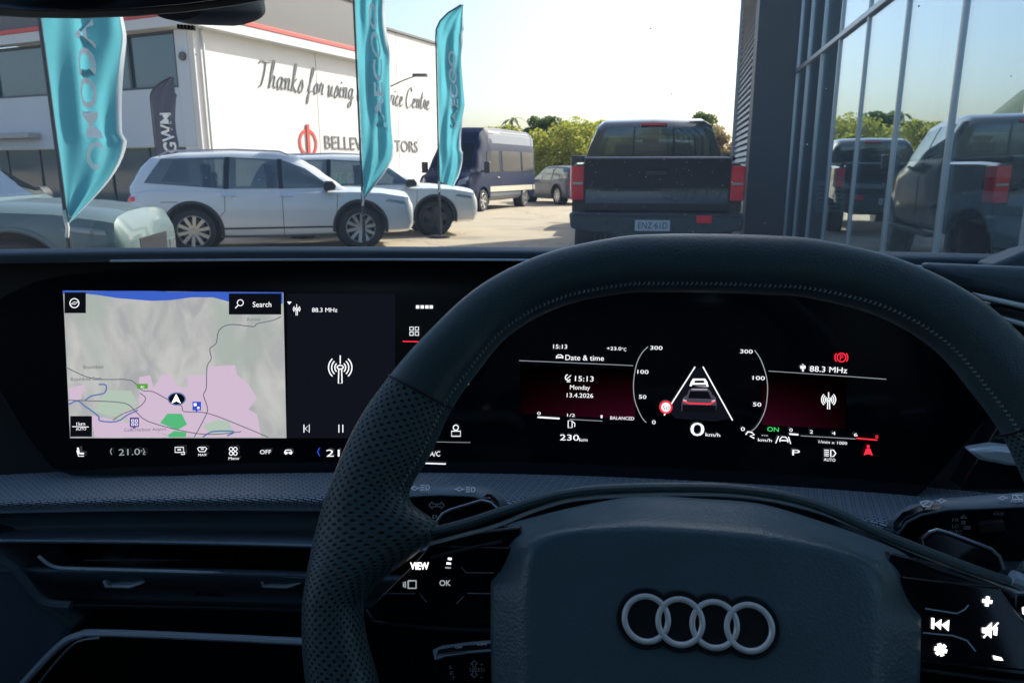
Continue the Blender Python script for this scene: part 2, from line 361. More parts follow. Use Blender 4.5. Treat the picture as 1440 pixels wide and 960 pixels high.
# ------------------------------------------------------------------ ground, hill
g = MB(); g.quad((-1500, -1500, 0), (1500, -1500, 0), (1500, 2500, 0), (-1500, 2500, 0))
obj('ground', g, M['asphalt'], kind='structure')
def hill_mesh():
    b = MB(); rows = []
    for i in range(41):
        a = R(-34 + i * 1.25); row = []
        h = 14 + 72 * math.exp(-((i - 18.5) / 3.6) ** 2) + 3 * math.sin(i * 1.3) + 2 * math.sin(i * .7 + 1)
        for j, (d, k) in enumerate(((780, 0), (820, .45), (870, .85), (920, 1), (1000, .7), (1100, 0))):
            row.append((math.sin(a) * d, math.cos(a) * d, h * k + random.uniform(-2, 2) * (k > 0)))
        rows.append(row)
    b.grid(rows); return b
obj('hills', hill_mesh(), M['hill'], smooth=True, kind='structure')
# ------------------------------------------------------------------ service centre across the yard
AZ2 = R(25.1); C0 = Vector((-10.73, 26.5, 0)); UR = Vector((math.sin(AZ2), math.cos(AZ2), 0)); UL = Vector((-math.cos(AZ2), math.sin(AZ2), 0)); NR = Vector((math.cos(AZ2), -math.sin(AZ2), 0)); NL = -UR
def fr(t, z, o=0): return C0 + UR * t + NR * o + Vector((0, 0, z))      # right face
def fl(s, z, o=0): return C0 + UL * s + NL * o + Vector((0, 0, z))      # left face
def slab(b, f, a0, a1, z0, z1, o0, o1):
    b.add([f(a, z, o) for a in (a0, a1) for z in (z0, z1) for o in (o0, o1)], [(0, 1, 3, 2), (4, 6, 7, 5), (0, 4, 5, 1), (2, 3, 7, 6), (0, 2, 6, 4), (1, 5, 7, 3)]); return b
sb = root('service_building', 'long white service centre with red roofline stripe and script lettering on its sunlit side wall', 'building', C0)
for a, b_, zt in ((0, 6.25, 6.1), (6.28, 10.28, 6.1), (10.31, 12.2, 7.7), (12.23, 17.8, 7.7)):
    obj('wall_panel', slab(MB(), fr, a, b_, 0, zt, -.25, 0), M['white_wall'], sb, bevel=.012)
obj('parapet_cladding', slab(slab(MB(), fr, -.1, 10.3, 6.55, 8.45, -.3, .05), fl, 0.35, 24, 6.55, 8.45, -.3, .05), M['grey_clad'], sb)
obj('roof_cap', slab(slab(MB(), fr, -.2, 10.4, 8.452, 8.52, -.5, .12), fr, 10.3, 17.9, 7.702, 7.82, -.4, .1), M['grey_clad'], sb, bevel=.01)
obj('roof_sheet', MB().poly([fr(0, 8.3, -.3), fr(17.8, 7.6, -.3), fr(17.8, 7.6, -20), fl(24, 8.3, -.3) + UR * 0]), M['grey_clad'], sb)
obj('fascia', slab(slab(MB(), fr, -.42, 10.28, 6.0, 6.34, .003, .42), fl, .003, 24, 6.0, 6.34, .003, .42), M['fascia'], sb, bevel=.01)
obj('red_stripe', slab(slab(MB(), fr, -.45, 10.29, 6.345, 6.50, .003, .45), fl, .003, 24, 6.345, 6.50, .003, .45), M['red_stripe'], sb, bevel=.01)
up = MB(); slab(up, fl, .26, .86, 2.15, 5.98, -.25, 0); slab(up, fl, .863, 24, 2.15, 4.12, -.25, 0)
obj('wall', up, M['shade_blue_wall'], sb, bevel=.01)
obj('wall', slab(MB(), fl, .26, .8, 0, 2.147, -.25, 0), M['white_wall'], sb, bevel=.01)
for a, b_ in ((.9, 3.24), (3.24, 7.1), (7.1, 10.98), (10.98, 14.8), (14.8, 18.7), (18.7, 23.9)):
    wn = obj('window_frame', slab(slab(slab(slab(MB(), fl, a, a + .06, 4.125, 5.98, -.2, -.04), fl, b_ - .06, b_ - .003, 4.125, 5.98, -.2, -.04), fl, a + .063, b_ - .063, 4.125, 4.2, -.2, -.04), fl, a + .063, b_ - .063, 5.9, 5.98, -.2, -.04), M['pole'], sb)
    obj('pane', slab(MB(), fl, a + .061, b_ - .061, 4.2, 5.9, -.14, -.12), M['shop_glass'], wn)
for k in range(11):
    a = .9 + k * 2.1
    fm = obj('shopfront_frame', slab(slab(MB(), fl, a, a + .08, 0, 2.14, -.4, -.3), fl, a + .083, a + 2.08, 0, .12, -.4, -.3), M['pole'], sb)
    obj('pane', slab(MB(), fl, a + .083, a + 2.08, .123, 2.14, -.36, -.34), M['shop_glass'], fm)
obj('awning', slab(MB(), fl, 8.6, 12.4, 2.55, 2.75, .003, .5), M['concrete'], sb, bevel=.02)
# gable side: downpipe, small lamp
obj('downpipe', MB().tube([fr(.35, 5.98, .08), fr(.35, 3, .08), fr(.35, .1, .08)], .05), M['fascia'], sb, smooth=True)
obj('flood_light', MB().tube([fr(11.3, 5.1, 0), fr(12.0, 5.5, .5), fr(12.6, 5.75, .8)], .035).box(tuple(fr(12.8, 5.8, .95)), (.7, .4, .12)), M['grey_clad'], sb, bevel=.02)
obj('wall_vent', MB().cyl(fl(.5, 5.1, 0), fl(.5, 5.1, .1), .14), M['grey_clad'], sb, bevel=.01)
# script lettering from pen strokes
SCR = {
 'T': (.62, [[(.0, .86), (.12, .97), (.4, .93), (.72, 1.0)], [(.38, .94), (.33, .5), (.2, .08), (.08, .0)]]),
 'h': (.44, [[(.0, .05), (.16, .6), (.24, .98), (.16, 1.0), (.08, .55), (.04, 0)], [(.05, .2), (.2, .47), (.31, .42), (.27, .1), (.42, .06)]]),
 'a': (.42, [[(.32, .42), (.18, .48), (.04, .26), (.08, .02), (.22, .08), (.33, .45), (.29, .06), (.42, .06)]]),
 'n': (.42, [[(.0, .36), (.08, .46), (.08, .02)], [(.08, .22), (.22, .47), (.31, .4), (.27, .06), (.42, .08)]]),
 'k': (.42, [[(.0, .05), (.16, .6), (.22, .98), (.14, .98), (.05, 0)], [(.3, .5), (.1, .26), (.3, .0), (.42, .06)]]),
 's': (.34, [[(.0, .06), (.2, .5), (.28, .2), (.14, -.02), (.02, .06)]]),
 'f': (.36, [[(.0, .1), (.2, .6), (.32, .98), (.2, .98), (.12, .4), (.06, -.3), (.0, -.38), (.04, -.05), (.3, .12)]]),
 'o': (.36, [[(.2, .46), (.04, .28), (.08, .02), (.24, .1), (.24, .4), (.14, .44), (.36, .4)]]),
 'r': (.32, [[(.0, .1), (.1, .5), (.12, .42), (.26, .44), (.2, .1), (.32, .06)]]),
 'u': (.44, [[(.0, .4), (.08, .45), (.06, .08), (.18, .02), (.3, .44), (.28, .06), (.44, .08)]]),
 'i': (.22, [[(.0, .1), (.1, .46), (.08, .06), (.22, .08)], [(.13, .62), (.15, .68)]]),
 'g': (.42, [[(.32, .42), (.18, .48), (.04, .26), (.1, .04), (.24, .1), (.33, .45), (.26, -.2), (.1, -.36), (.06, -.22), (.42, .1)]]),
 'e': (.34, [[(.0, .12), (.22, .3), (.22, .46), (.1, .44), (.04, .18), (.14, .0), (.34, .1)]]),
 'v': (.36, [[(.0, .38), (.08, .45), (.12, .03), (.26, .45), (.36, .42)]]),
 'c': (.34, [[(.26, .4), (.14, .48), (.03, .22), (.12, .0), (.34, .1)]]),
 't': (.28, [[(.0, .1), (.14, .82), (.08, .06), (.28, .08)], [(.0, .56), (.26, .6)]]),
 'S': (.5, [[(.46, .86), (.3, 1.0), (.14, .8), (.32, .5), (.3, .1), (.1, -.02), (.0, .14)]]),
 'C': (.62, [[(.5, .78), (.4, .98), (.16, .8), (.02, .35), (.16, -.02), (.42, .04), (.62, .2)]]),
}
lt = MB(); x = 0; tot = 0; phrase = 'Thanks for using our Service Centre'
for ch in phrase: tot += SCR[ch][0] + .03 if ch != ' ' else .26
k = 12.3 / tot
for ch in phrase:
    if ch == ' ': x += .26; continue
    wd, sts = SCR[ch]
    for st in sts:
        pts = smooth_pts([(p[0] + x + p[1] * .22, p[1], 0) for p in st], 5)
        stroke2(lt, [(p.x, p.y) for p in pts], 0.047, lambda u, v: fr(2.85 + u * k, 4.38 + v * .98, .02))
    x += wd + .03
obj('script_lettering', lt, M['lettering'], sb, solid=.04)
lt = MB(); ptext(lt, 'BELLEVUE MOTORS', .80, lambda u, v: fr(6.5 + u, 2.22 + v, .02), thin=.0, sx=.98)
mxu = max((p - C0).dot(UR) for p in lt.v)
for p in lt.v:
    u = (p - C0).dot(UR); q = 6.5 + (u - 6.5) * 7.4 / (mxu - 6.5); d = UR * (q - u); p += d
obj('name_lettering', lt, M['lettering'], sb, solid=.03, kind='stuff')
lg = MB(); stroke2(lg, arc2(5.5, 2.42, .50, 0, 360, 32)[:-1], .13, lambda u, v: fr(u, v, .02), True); lg.prism([fr(5.42, 1.9, .02), fr(5.58, 1.9, .02), fr(5.58, 3.15, .02), fr(5.42, 3.15, .02)], NR * .03)
obj('ring_logo', lg, M['letter_red'], sb, solid=.02)
# ------------------------------------------------------------------ glazed showroom on the right
AZW = R(12); WU = Vector((math.sin(AZW), math.cos(AZW), 0)); WV = Vector((math.cos(AZW), -math.sin(AZW), 0)); WO = WV * 2.2
def wf(lat, al, z): return WV * lat * .955 + WU * al * .955 + Vector((0, 0, z))
def wbox(b, l0, l1, a0, a1, z0, z1):
    b.add([wf(l, a, z) for l in (l0, l1) for a in (a0, a1) for z in (z0, z1)], [(0, 1, 3, 2), (4, 6, 7, 5), (0, 4, 5, 1), (2, 3, 7, 6), (0, 2, 6, 4), (1, 5, 7, 3)]); return b
sh = root('showroom_building', 'tall showroom with mirrored glass wall, slim aluminium mullions and dark end pier', 'building', WO + WU * 10)
HT = 7.6
al = [15.5 - .9 - 1.55 * k for k in range(0, 19)]
al = [15.42] + [14.25, 12.97, 11.65, 10.05, 8.44, 6.85] + [6.85 - 1.58 * k for k in range(1, 13)]
for a in al: obj('mullion', wbox(MB(), 2.165, 2.235, a - .022, a + .022, .1, HT - .3), M['alu'], sh, bevel=.008)
for i in range(len(al) - 1):
    a1, a0 = al[i] - .031, al[i + 1] + .031
    obj('pane', wbox(MB(), 2.19, 2.205, a0, a1, .12, 3.005), M['glazing'], sh)
    obj('pane', wbox(MB(), 2.19, 2.205, a0, a1, 3.085, HT - .3), M['glazing'], sh)
for z0, z1 in ((3.01, 3.08),): obj('transom', wbox(MB(), 2.145, 2.255, al[-1], 15.39, z0, z1), M['alu'], sh, bevel=.008)
obj('plinth', wbox(MB(), 2.05, 2.35, al[-1], 15.45, 0, .11), M['concrete'], sh, bevel=.01)
obj('pier', wbox(MB(), 1.43, 2.6, 15.46, 16.1, 0, HT), M['slate'], sh, bevel=.01)
obj('roof', wbox(wbox(MB(), 2.0, 14.2, al[-1], 15.45, HT - .3, HT), 1.6, 14.2, 16.11, 20.4, HT - .3, HT), M['slate'], sh)
obj('back_wall', wbox(wbox(MB(), 13.9, 14.2, 15.46, 20.05, 0, HT - .31), 2.62, 13.89, 15.5, 15.8, 0, HT - .31), M['bounce_in'], sh)
for k in range(9): obj('added_rear_pane', wbox(MB(), 13.95, 13.97, -13 + 3.15 * k + .03, -13 + 3.15 * (k + 1) - .03, .1, HT - .31), M['clear_pane'], sh)  # unseen glazed rear side, added to let sun into the showroom
for k in range(10): obj('added_rear_mullion', wbox(MB(), 13.9, 14.0, -13 + 3.15 * k - .029, -13 + 3.15 * k + .029, .1, HT - .31), M['alu'], sh)
obj('end_wall', wbox(wbox(MB(), 1.62, 13.89, 20.1, 20.4, 0, HT - .31), 2.3, 13.89, al[-1] - .3, al[-1] - .01, 0, HT - .41), M['bounce_in'], sh)
obj('showroom_floor', wbox(MB(), 2.36, 13.9, al[-1], 15.45, 0, .1), M['floor_tile'], sh)
for a in (14.3, 9.6, 4.9, .2, -4.5): obj('column', wbox(MB(), 4.3, 4.65, a - .18, a + .18, .1, HT - .31), M['fascia'], sh, bevel=.01)
obj('bounce_ceiling', wbox(MB(), 2.36, 13.88, al[-1] + .1, 15.45, HT - .4, HT - .31), M['white_wall'], sh)  # white sheet added under the roof to bounce light onto the showroom
obj('backing_wall', wbox(MB(), 1.62, 1.75, 16.11, 20.09, 0, HT - .31), M['slate'], sh)
n = 58
for i in range(n):
    z = .25 + i * .125
    b = MB(); z1 = z + .085
    b.add([wf(1.6, 16.12, z), wf(1.5, 16.12, z), wf(1.54, 16.12, z1), wf(1.6, 16.12, z1), wf(1.6, 20.4, z), wf(1.5, 20.4, z), wf(1.54, 20.4, z1), wf(1.6, 20.4, z1)], [(0, 1, 2, 3), (7, 6, 5, 4), (0, 4, 5, 1), (1, 5, 6, 2), (2, 6, 7, 3), (3, 7, 4, 0)])
    obj('louvre_slat', b, M['slat'], sh)
obj('slat_trim', wbox(MB(), 1.44, 1.62, 20.41, 20.5, 0, HT), M['slat'], sh)
# notice board inside the glass
pb = root('notice_board', 'pale notice board standing behind the showroom glass near the dark pier', 'sign', wf(2.9, 12.2, .1))
def brd(b, px, py, dy=0): p = atY(px, py, 12.6 + dy); return p
obj('board', MB().prism([brd(0, 1147, 298), brd(0, 1188, 298), brd(0, 1188, 254), brd(0, 1147, 254)], (0, .04, 0)), M['white_paint'], pb, bevel=.01)
obj('post', MB().cyl((brd(0, 1167, 298).x, 12.62, .1), brd(0, 1167, 298) + Vector((0, .02, 0)), .03), M['pole'], pb, smooth=True)
b = MB()
for k in range(6): b.quad(*[brd(0, x_, 262 + 6 * k + e) + Vector((0, -.005, 0)) for x_, e in ((1151, 0), (1151 + random.choice((22, 30, 33)), 0), (1151 + 30, 2), (1151, 2))])
obj('printed_lines', b, M['grey_clad'], pb)
# ------------------------------------------------------------------ trees
def leaf_cloud(b, c, rad, n, size, rnd, flat=1.0):
    for _ in range(n):
        while True:
            v = Vector((rnd.uniform(-1, 1), rnd.uniform(-1, 1), rnd.uniform(-1, 1)))
            if .25 < v.length < 1: break
        p = Vector(c) + Vector((v.x * rad, v.y * rad, v.z * rad * flat)); s = size * rnd.uniform(.6, 1.4)
        a = Vector((rnd.uniform(-1, 1), rnd.uniform(-1, 1), rnd.uniform(-1, 1))).normalized(); t = a.orthogonal().normalized(); u = a.cross(t)
        b.add([p + t * s, p + u * s * .6, p - t * s, p - u * s * .6], [(0, 1, 2, 3)])
def tree(name, label, X, Y, h, wdt, m, seed, n=26, leaves=150, size=.13, cat='tree', group=None, lo=.25):
    rnd = random.Random(seed); t = root(name, label, cat, (X, Y, 0), group)
    tb = MB(); tb.tube([(X, Y, 0), (X + .1, Y, h * .3), (X - .05, Y + .1, h * .6)], [h * .035, h * .026, h * .015], 8)
    cb = MB()
    for i in range(n):
        a = rnd.uniform(0, 6.28); zz = rnd.uniform(lo, .92); rr = wdt / 2 * math.sqrt(max(.08, 1 - ((zz - .5) / .55) ** 2)) * rnd.uniform(.3, .85)
        c = (X + math.cos(a) * rr, Y + math.sin(a) * rr, h * zz)
        tb.tube([(X, Y, h * rnd.uniform(.2, .5)), tuple((Vector((X, Y, h * .4)) + Vector(c)) / 2), c], [h * .012, h * .008, h * .003], 5)
        leaf_cloud(cb, c, wdt * rnd.uniform(.13, .2), leaves, size, rnd, .75)
    obj('trunk', tb, M['bark'], t, smooth=True); obj('crown', cb, m, t); return t
tr = [('broad_tree', 'broad yellow-green tree between the blue van and the black pickup', 3.6, 52, 4.9, 5.6, 'foliage', .12, .0),
      ('broad_tree', 'darker rounded tree at the left edge of the yellow-green tree', 2.4, 58, 5.3, 3.4, 'foliage_dark', .12, .1),
      ('broad_tree', 'low tree beside the roof of the black pickup', 6.4, 60, 5.2, 4.0, 'foliage', .13, .05),
      ('broad_tree', 'dark tree rising over the right end of the pickup roof', 15.2, 64, 6.1, 4.2, 'foliage_dark', .12, .1),
      ('broad_tree', 'brownish tree between the dark tree and the slatted wall', 18.2, 66, 5.2, 4.4, 'foliage_brown', .12, .0),
      ('broad_tree', 'wide tree directly behind the cab of the black pickup', 11.2, 66, 5.0, 6.5, 'foliage', .14, .05),
      ('broad_tree', 'low tree seen just above the roof of the blue van', -1.2, 70, 5.2, 5.0, 'foliage', .14, .05)]
for i, (nm, lb, X, Y, h, wd, m, s, lo) in enumerate(tr): tree(nm, lb, X, Y, h, wd, M[m], 20 + i, size=s * 1.0, lo=lo, leaves=260, n=44)
pt = root('palm_tree', 'small far palm rising over the roof of the blue van', 'tree', (0.0, 84, 0))
b = MB(); b.tube([(0, 84, 0), (.1, 84, 3.5), (0, 84, 6.6)], [.16, .13, .11], 7); obj('trunk', b, M['bark'], pt, smooth=True)
b = MB()
for i in range(14):
    a = i * 2.4; L = 1.7; d = Vector((math.cos(a), math.sin(a), 0)); q = Vector((-d.y, d.x, 0)); L_, R_ = [], []
    for j in range(7):
        t = j / 6; p = Vector((0, 84, 6.6)) + d * L * t + Vector((0, 0, (.5 + .3 * (i % 3)) * t * 1.6 - 1.9 * t * t)); wq = .16 * math.sin(math.pi * (t * .9 + .08))
        L_.append(p + q * wq - Vector((0, 0, wq * .6))); R_.append(p - q * wq - Vector((0, 0, wq * .6)))
    b.grid([L_, R_])
obj('crown', b, M['foliage_dark'], pt)
# ------------------------------------------------------------------ vehicles (built along +x, then turned and set down)
def interp(tab, x):
    if x <= tab[0][0]: return tab[0][1:]
    for a, b_ in zip(tab, tab[1:]):
        if x <= b_[0]:
            t = (x - a[0]) / (b_[0] - a[0]); t = t * t * (3 - 2 * t) * .35 + t * .65
            return tuple(p + (q - p) * t for p, q in zip(a[1:], b_[1:]))
    return tab[-1][1:]
def ring_body(x, zb, zs, zt, wd):
    h = [(.0, zb), (wd * .8, zb), (wd * .95, zb + .05), (wd * .985, zb + .16), (wd, (zb + zs) / 2), (wd * .992, zs - .10), (wd * .955, zs), (wd * .84, zs + (zt - zs) * .5), (wd * .5, zt - .012), (0, zt)]
    return [(x, y, z) for y, z in h] + [(x, -y, z) for y, z in h[-2:0:-1]]
def ring_cab(x, zb, zt, wb, wt):
    h = [(0, zb), (wb, zb), (wb - (wb - wt) * .5 + .01, zb + (zt - zb) * .55), (wt, zt - .06 * min(1, (zt - zb) * 3)), (wt * .9, zt - .018), (wt * .5, zt - .004), (0, zt)]
    return [(x, y, z) for y, z in h] + [(x, -y, z) for y, z in h[-2:0:-1]]
def proj_patch(bv, c4, axis, off, nu=10, nv=6, thick=.012):
    """quad corners in the 2D plane seen along axis, dropped onto the body and pushed off by off"""
    rows = []; rows2 = []
    for i in range(nv + 1):
        r_, r2 = [], []
        for j in range(nu + 1):
            u, v = j / nu, i / nv
            a = Vector(c4[0]) * (1 - u) * (1 - v) + Vector(c4[1]) * u * (1 - v) + Vector(c4[2]) * u * v + Vector(c4[3]) * (1 - u) * v
            if axis in ('L', 'R'): s = 1 if axis == 'L' else -1; o = Vector((a.x, 3 * s, a.y)); d = Vector((0, -s, 0))
            elif axis in ('F', 'B'): s = 1 if axis == 'F' else -1; o = Vector((5 * s, a.x, a.y)); d = Vector((-s, 0, 0))
            else: o = Vector((a.x, a.y, 5)); d = Vector((0, 0, -1))
            h = bv.ray_cast(o, d)
            p = h[0] if h[0] is not None else None
            if p is None: return None
            nn = h[1] if h[1].dot(d) < 0 else -h[1]
            r_.append(p + nn * off); r2.append(p - nn * thick)
        rows.append(r_); rows2.append(r2)
    b = MB(); b.grid(rows)
    b.grid([[x for x in rows[0]], [x for x in rows2[0]]]); b.grid([rows[-1], rows2[-1]]); b.grid([[r_[0] for r_ in rows], [r_[0] for r_ in rows2]]); b.grid([[r_[-1] for r_ in rows], [r_[-1] for r_ in rows2]])
    return b
def line_on(bv, pts, axis, r=.004, off=0, n=6):
    out = []
    for a, b_ in zip(pts, pts[1:]):
        for k in range(n + 1):
            t = k / n; u = a[0] + (b_[0] - a[0]) * t; v = a[1] + (b_[1] - a[1]) * t
            if axis in ('L', 'R'): s = 1 if axis == 'L' else -1; o = Vector((u, 3 * s, v)); d = Vector((0, -s, 0))
            elif axis in ('F', 'B'): s = 1 if axis == 'F' else -1; o = Vector((5 * s, u, v)); d = Vector((-s, 0, 0))
            else: o = Vector((u, v, 5)); d = Vector((0, 0, -1))
            h = bv.ray_cast(o, d)
            if h[0] is not None and (not out or (h[0] - d * off - out[-1]).length > 1e-4): out.append(h[0] - d * off)
    return out
def wheel(parent, x, y, r, wdt, rimm, spokes=10, style=0):
    s = 1 if y > 0 else -1; o = Vector((x, y, r)); ax = Vector((0, s, 0)); rr = r * .70
    t = MB().lathe([(rr, -wdt / 2), (r * .9, -wdt / 2), (r * .985, -wdt * .4), (r, -wdt * .2), (r, wdt * .2), (r * .985, wdt * .4), (r * .92, wdt / 2), (rr, wdt * .46), (rr * .97, wdt * .3), (rr * .96, -wdt / 2)], o, ax, 48)
    w_ = obj('wheel', t, M['tyre'], parent, smooth=True)
    b = MB().lathe([(rr * 1.0, wdt * .44), (rr * .965, wdt * .46), (rr * .93, wdt * .40), (rr * .9, 0)], o, ax, 48)
    b.lathe([(0, wdt * .38), (.055, wdt * .38), (.07, wdt * .30), (.07, wdt * .1)], o, ax, 24)
    z = Vector((0, 0, 1)); xx = Vector((1, 0, 0))
    for k in range(spokes):
        for dd in ((-.10, .10) if style == 1 else (0,)):
            a = 2 * math.pi * k / spokes + .2; e = xx * math.cos(a + dd) + z * math.sin(a + dd); q = ax.cross(e); i_ = xx * math.cos(a + dd * .3) + z * math.sin(a + dd * .3)
            w0, w1 = (.022, .030) if style == 0 else ((.012, .016) if style == 1 else (.05, .085))
            b.add([o + i_ * .05 + q * w0 + ax * wdt * .36, o + i_ * .05 - q * w0 + ax * wdt * .36, o + e * rr * .95 - q * w1 + ax * wdt * .42, o + e * rr * .95 + q * w1 + ax * wdt * .42,
                   o + i_ * .05 + q * w0 + ax * wdt * .22, o + i_ * .05 - q * w0 + ax * wdt * .22, o + e * rr * .95 - q * w1 + ax * wdt * .30, o + e * rr * .95 + q * w1 + ax * wdt * .30], [(0, 1, 2, 3), (0, 4, 5, 1), (1, 5, 6, 2), (2, 6, 7, 3), (3, 7, 4, 0)])
    obj('rim', b, rimm, w_, smooth=True, ang=30)
    obj('brake_disc', MB().lathe([(0, -.02), (rr * .72, -.02), (rr * .72, 0), (0, 0)], o + ax * .02, ax, 30), M['rim_dark'], w_)
    return w_
def make_suv(name, label, pm, rimm, group=None, style=0, spokes=10, rails=True, detail=True, Hh=1.63, grille_m='gloss_black'):
    """local: x forward, origin on the ground between the axles"""
    t = root(name, label, 'car', (0, 0, 0), group)
    k = Hh / 1.69
    tab0 = [(-2.28, .44, .80, .92, .70), (-2.25, .38, .88, 1.00, .80), (-2.15, .32, .98, 1.06, .88), (-1.9, .28, 1.03, 1.10, .925), (-1.2, .25, 1.02, 1.08, .94), (0, .24, .99, 1.05, .94), (.95, .25, 1.00, 1.10, .94),
           (1.3, .27, 1.0, 1.10, .935), (1.75, .28, .98, 1.075, .925), (2.1, .28, .93, 1.035, .905), (2.30, .29, .90, 1.0, .885), (2.37, .31, .85, .955, .855), (2.405, .36, .76, .87, .80)]
    tab = [((q[0] if q[0] < 1.5 else 1.5 + (q[0] - 1.5) * .86),) + tuple(q[1:]) for q in tab0]
    xs = [-2.28 + i * ((tab[-1][0] + 2.28) / 56) for i in range(57)]
    body = obj('body', MB().loft([ring_body(x, *[q * (k if i < 3 else 1) for i, q in enumerate(interp(tab, x))]) for x in xs]), pm, t, smooth=True)
    wr = .362; wx = (1.36, -1.30)
    def arc_cut(x): return MB().cyl((x, -1.2, wr + .015), (x, 1.2, wr + .015), wr + .065, 40)
    # keep the middle of the body: cut only near the sides
    cuts = []
    for x in wx:
        for s in (-1, 1): cuts.append(MB().cyl((x, s * .62, wr + .015), (x, s * 1.3, wr + .015), wr + .065, 40))
    bv0 = bvh_of(body)
    bake(body, cuts)
    cabt = [(-2.2, 1.00, 1.12, .70, .66), (-2.05, 1.00, 1.42, .80, .60), (-1.85, 1.00, 1.60, .84, .60), (-1.4, 1.0, 1.665, .87, .615), (-.6, 1.0, 1.69, .88, .63), (.0, 1.0, 1.68, .88, .63), (.35, 1.0, 1.63, .87, .61), (.62, 1.0, 1.46, .86, .64), (.9, 1.0, 1.25, .845, .70), (1.15, 1.0, 1.06, .82, .74)]
    xs = [-2.2 + i * (3.35 / 40) for i in range(41)]
    cab = obj('cabin_shell', MB().loft([ring_cab(x, *[q * (k if i < 2 else 1) for i, q in enumerate(interp(cabt, x))]) for x in xs]), pm, t, smooth=True, solid=.02)
    bpy.context.view_layer.update(); bc = bvh_of(cab)
    WIN = [[(-.72, 1.07), (.055, 1.07), (.055, 1.55), (-.68, 1.585)], [(.125, 1.07), (.92, 1.075), (.50, 1.40), (.125, 1.55)], [(-1.98, 1.17), (-.80, 1.07), (-.76, 1.585), (-1.72, 1.555)]]
    def ins(q, d): cx_ = sum(a for a, _ in q) / 4; cz_ = sum(b_ for _, b_ in q) / 4; return [(a + (cx_ - a) * d, (b_ + (cz_ - b_) * d) * k) for a, b_ in q]
    cutw = [MB().prism([(a, -2, z) for a, z in ins(q, .03)], (0, 4, 0)) for q in WIN]
    cutw += [MB().prism([(.45, a, z) for a, z in ins([(-.66, 1.14), (.66, 1.14), (.52, 1.56), (-.52, 1.56)], .03)], (1.2, 0, 0)), MB().prism([(-2.6, a, z) for a, z in ins([(-.60, 1.16), (.60, 1.16), (.48, 1.52), (-.48, 1.52)], .03)], (.85, 0, 0))]
    bake(cab, cutw)
    for x_, y_ in ((.05, .38), (.05, -.38), (-.95, .38), (-.95, -.38)):
        b = MB(); b.box((x_ - .12, y_, 1.08 * k), (.14, .46, .5)); b.box((x_ - .17, y_, 1.40 * k), (.09, .24, .16)); obj('seat', b, M['plastic'], t, bevel=.035)
    def P(nm, c4, axis, m, off=.006, bv=None, **kw):
        c4 = [(a, b_ * k) if axis in 'LRFB' else (a, b_) for a, b_ in c4]
        b = proj_patch(bv or bc, c4, axis, off, **kw)
        if b: return obj(nm, b, m, t, smooth=True, ang=50)
    for sd_ in 'LR':
        P('side_window', [(-.72, 1.07), (.06, 1.07), (.06, 1.55), (-.68, 1.585)], sd_, M['auto_glass'])
        P('side_window', [(.12, 1.07), (.92, 1.075), (.50, 1.40), (.12, 1.55)], sd_, M['auto_glass'])
        P('side_window', [(-1.98, 1.17), (-.80, 1.07), (-.76, 1.585), (-1.72, 1.555)], sd_, M['auto_glass'])
        P('pillar_trim', [(-.80, 1.065), (-.72, 1.065), (-.68, 1.59), (-.76, 1.59)], sd_, M['gloss_black'], off=.008)
        P('pillar_trim', [(.055, 1.065), (.125, 1.065), (.125, 1.56), (.055, 1.56)], sd_, M['gloss_black'], off=.008)
        s = 1 if sd_ == 'L' else -1
        if detail:
            P('door_handle', [(.28, .93), (.06, .935), (.06, .955), (.28, .955)], sd_, M['chrome'] if name == 'parked_suv' else pm, off=.03, bv=bv0, nu=4, nv=2)
            P('door_handle', [(-.62, .945), (-.84, .95), (-.84, .97), (-.62, .97)], sd_, M['chrome'] if name == 'parked_suv' else pm, off=.03, bv=bv0, nu=4, nv=2)
            P('sill_cladding', [(-.95, .245), (.95, .245), (.95, .34), (-.95, .34)], sd_, M['plastic'], off=.008, bv=bv0, nu=12, nv=3)
            P('door_moulding', [(-.9, .40), (.9, .40), (.9, .425), (-.9, .425)], sd_, M['plastic'], off=.012, bv=bv0, nu=12, nv=2)
            b = MB()
            for pl in ([(.1, 1.06 * k), (.1, .40 * k), (.1, .27 * k)], [(1.0, .98 * k), (.96, .6 * k), (.93, .27 * k)], [(-.78, 1.06 * k), (-.8, .7 * k), (-.95, .55 * k)], [(-1.75, .86 * k), (-1.5, .86 * k)]):
                ps = line_on(bv0, pl, sd_, n=8)
                if len(ps) > 1: b.tube(ps, .005, 5)
            obj('door_gap', b, M['pole'], t)
            for x in wx:
                pts = [Vector((x + (wr + .085) * math.cos(R(a)), s * .93, wr + .015 + (wr + .085) * math.sin(R(a)))) for a in range(-12, 193, 8)]
                pp = []
                for q in pts:
                    h = bv0.ray_cast(Vector((q.x, 3 * s, q.z)), Vector((0, -s, 0)))
                    pp.append(h[0] if h[0] is not None and q.z > .3 else Vector((q.x, s * .90, q.z)))
                obj('arch_trim', MB().tube([(p.x, p.y * .995, p.z) for p in pp], .026, 8), M['plastic'] if style != 3 else pm, t, smooth=True)
            b = MB(); b.loft([[(.86 + dx, s * (.93 + yy), 1.10 * k + zz) for dx, zz in ((-.09, -.06), (.09, -.05), (.11, .02), (.06, .09), (-.06, .09), (-.1, .03))] for yy in (-.02, .06, .14, .2)]); b.box((.84, s * .88, 1.06 * k), (.1, .14, .04))
            mir = obj('door_mirror', b, M['plastic'], t, smooth=True, bevel=.02)
        if rails and detail:
            obj('roof_rail', MB().tube([(-1.75, s * .60, 1.60 * k), (-1.6, s * .62, 1.685 * k), (-.6, s * .645, 1.715 * k), (.1, s * .635, 1.69 * k), (.25, s * .62, 1.63 * k)], .014, 8), M['alu'], t, smooth=True)
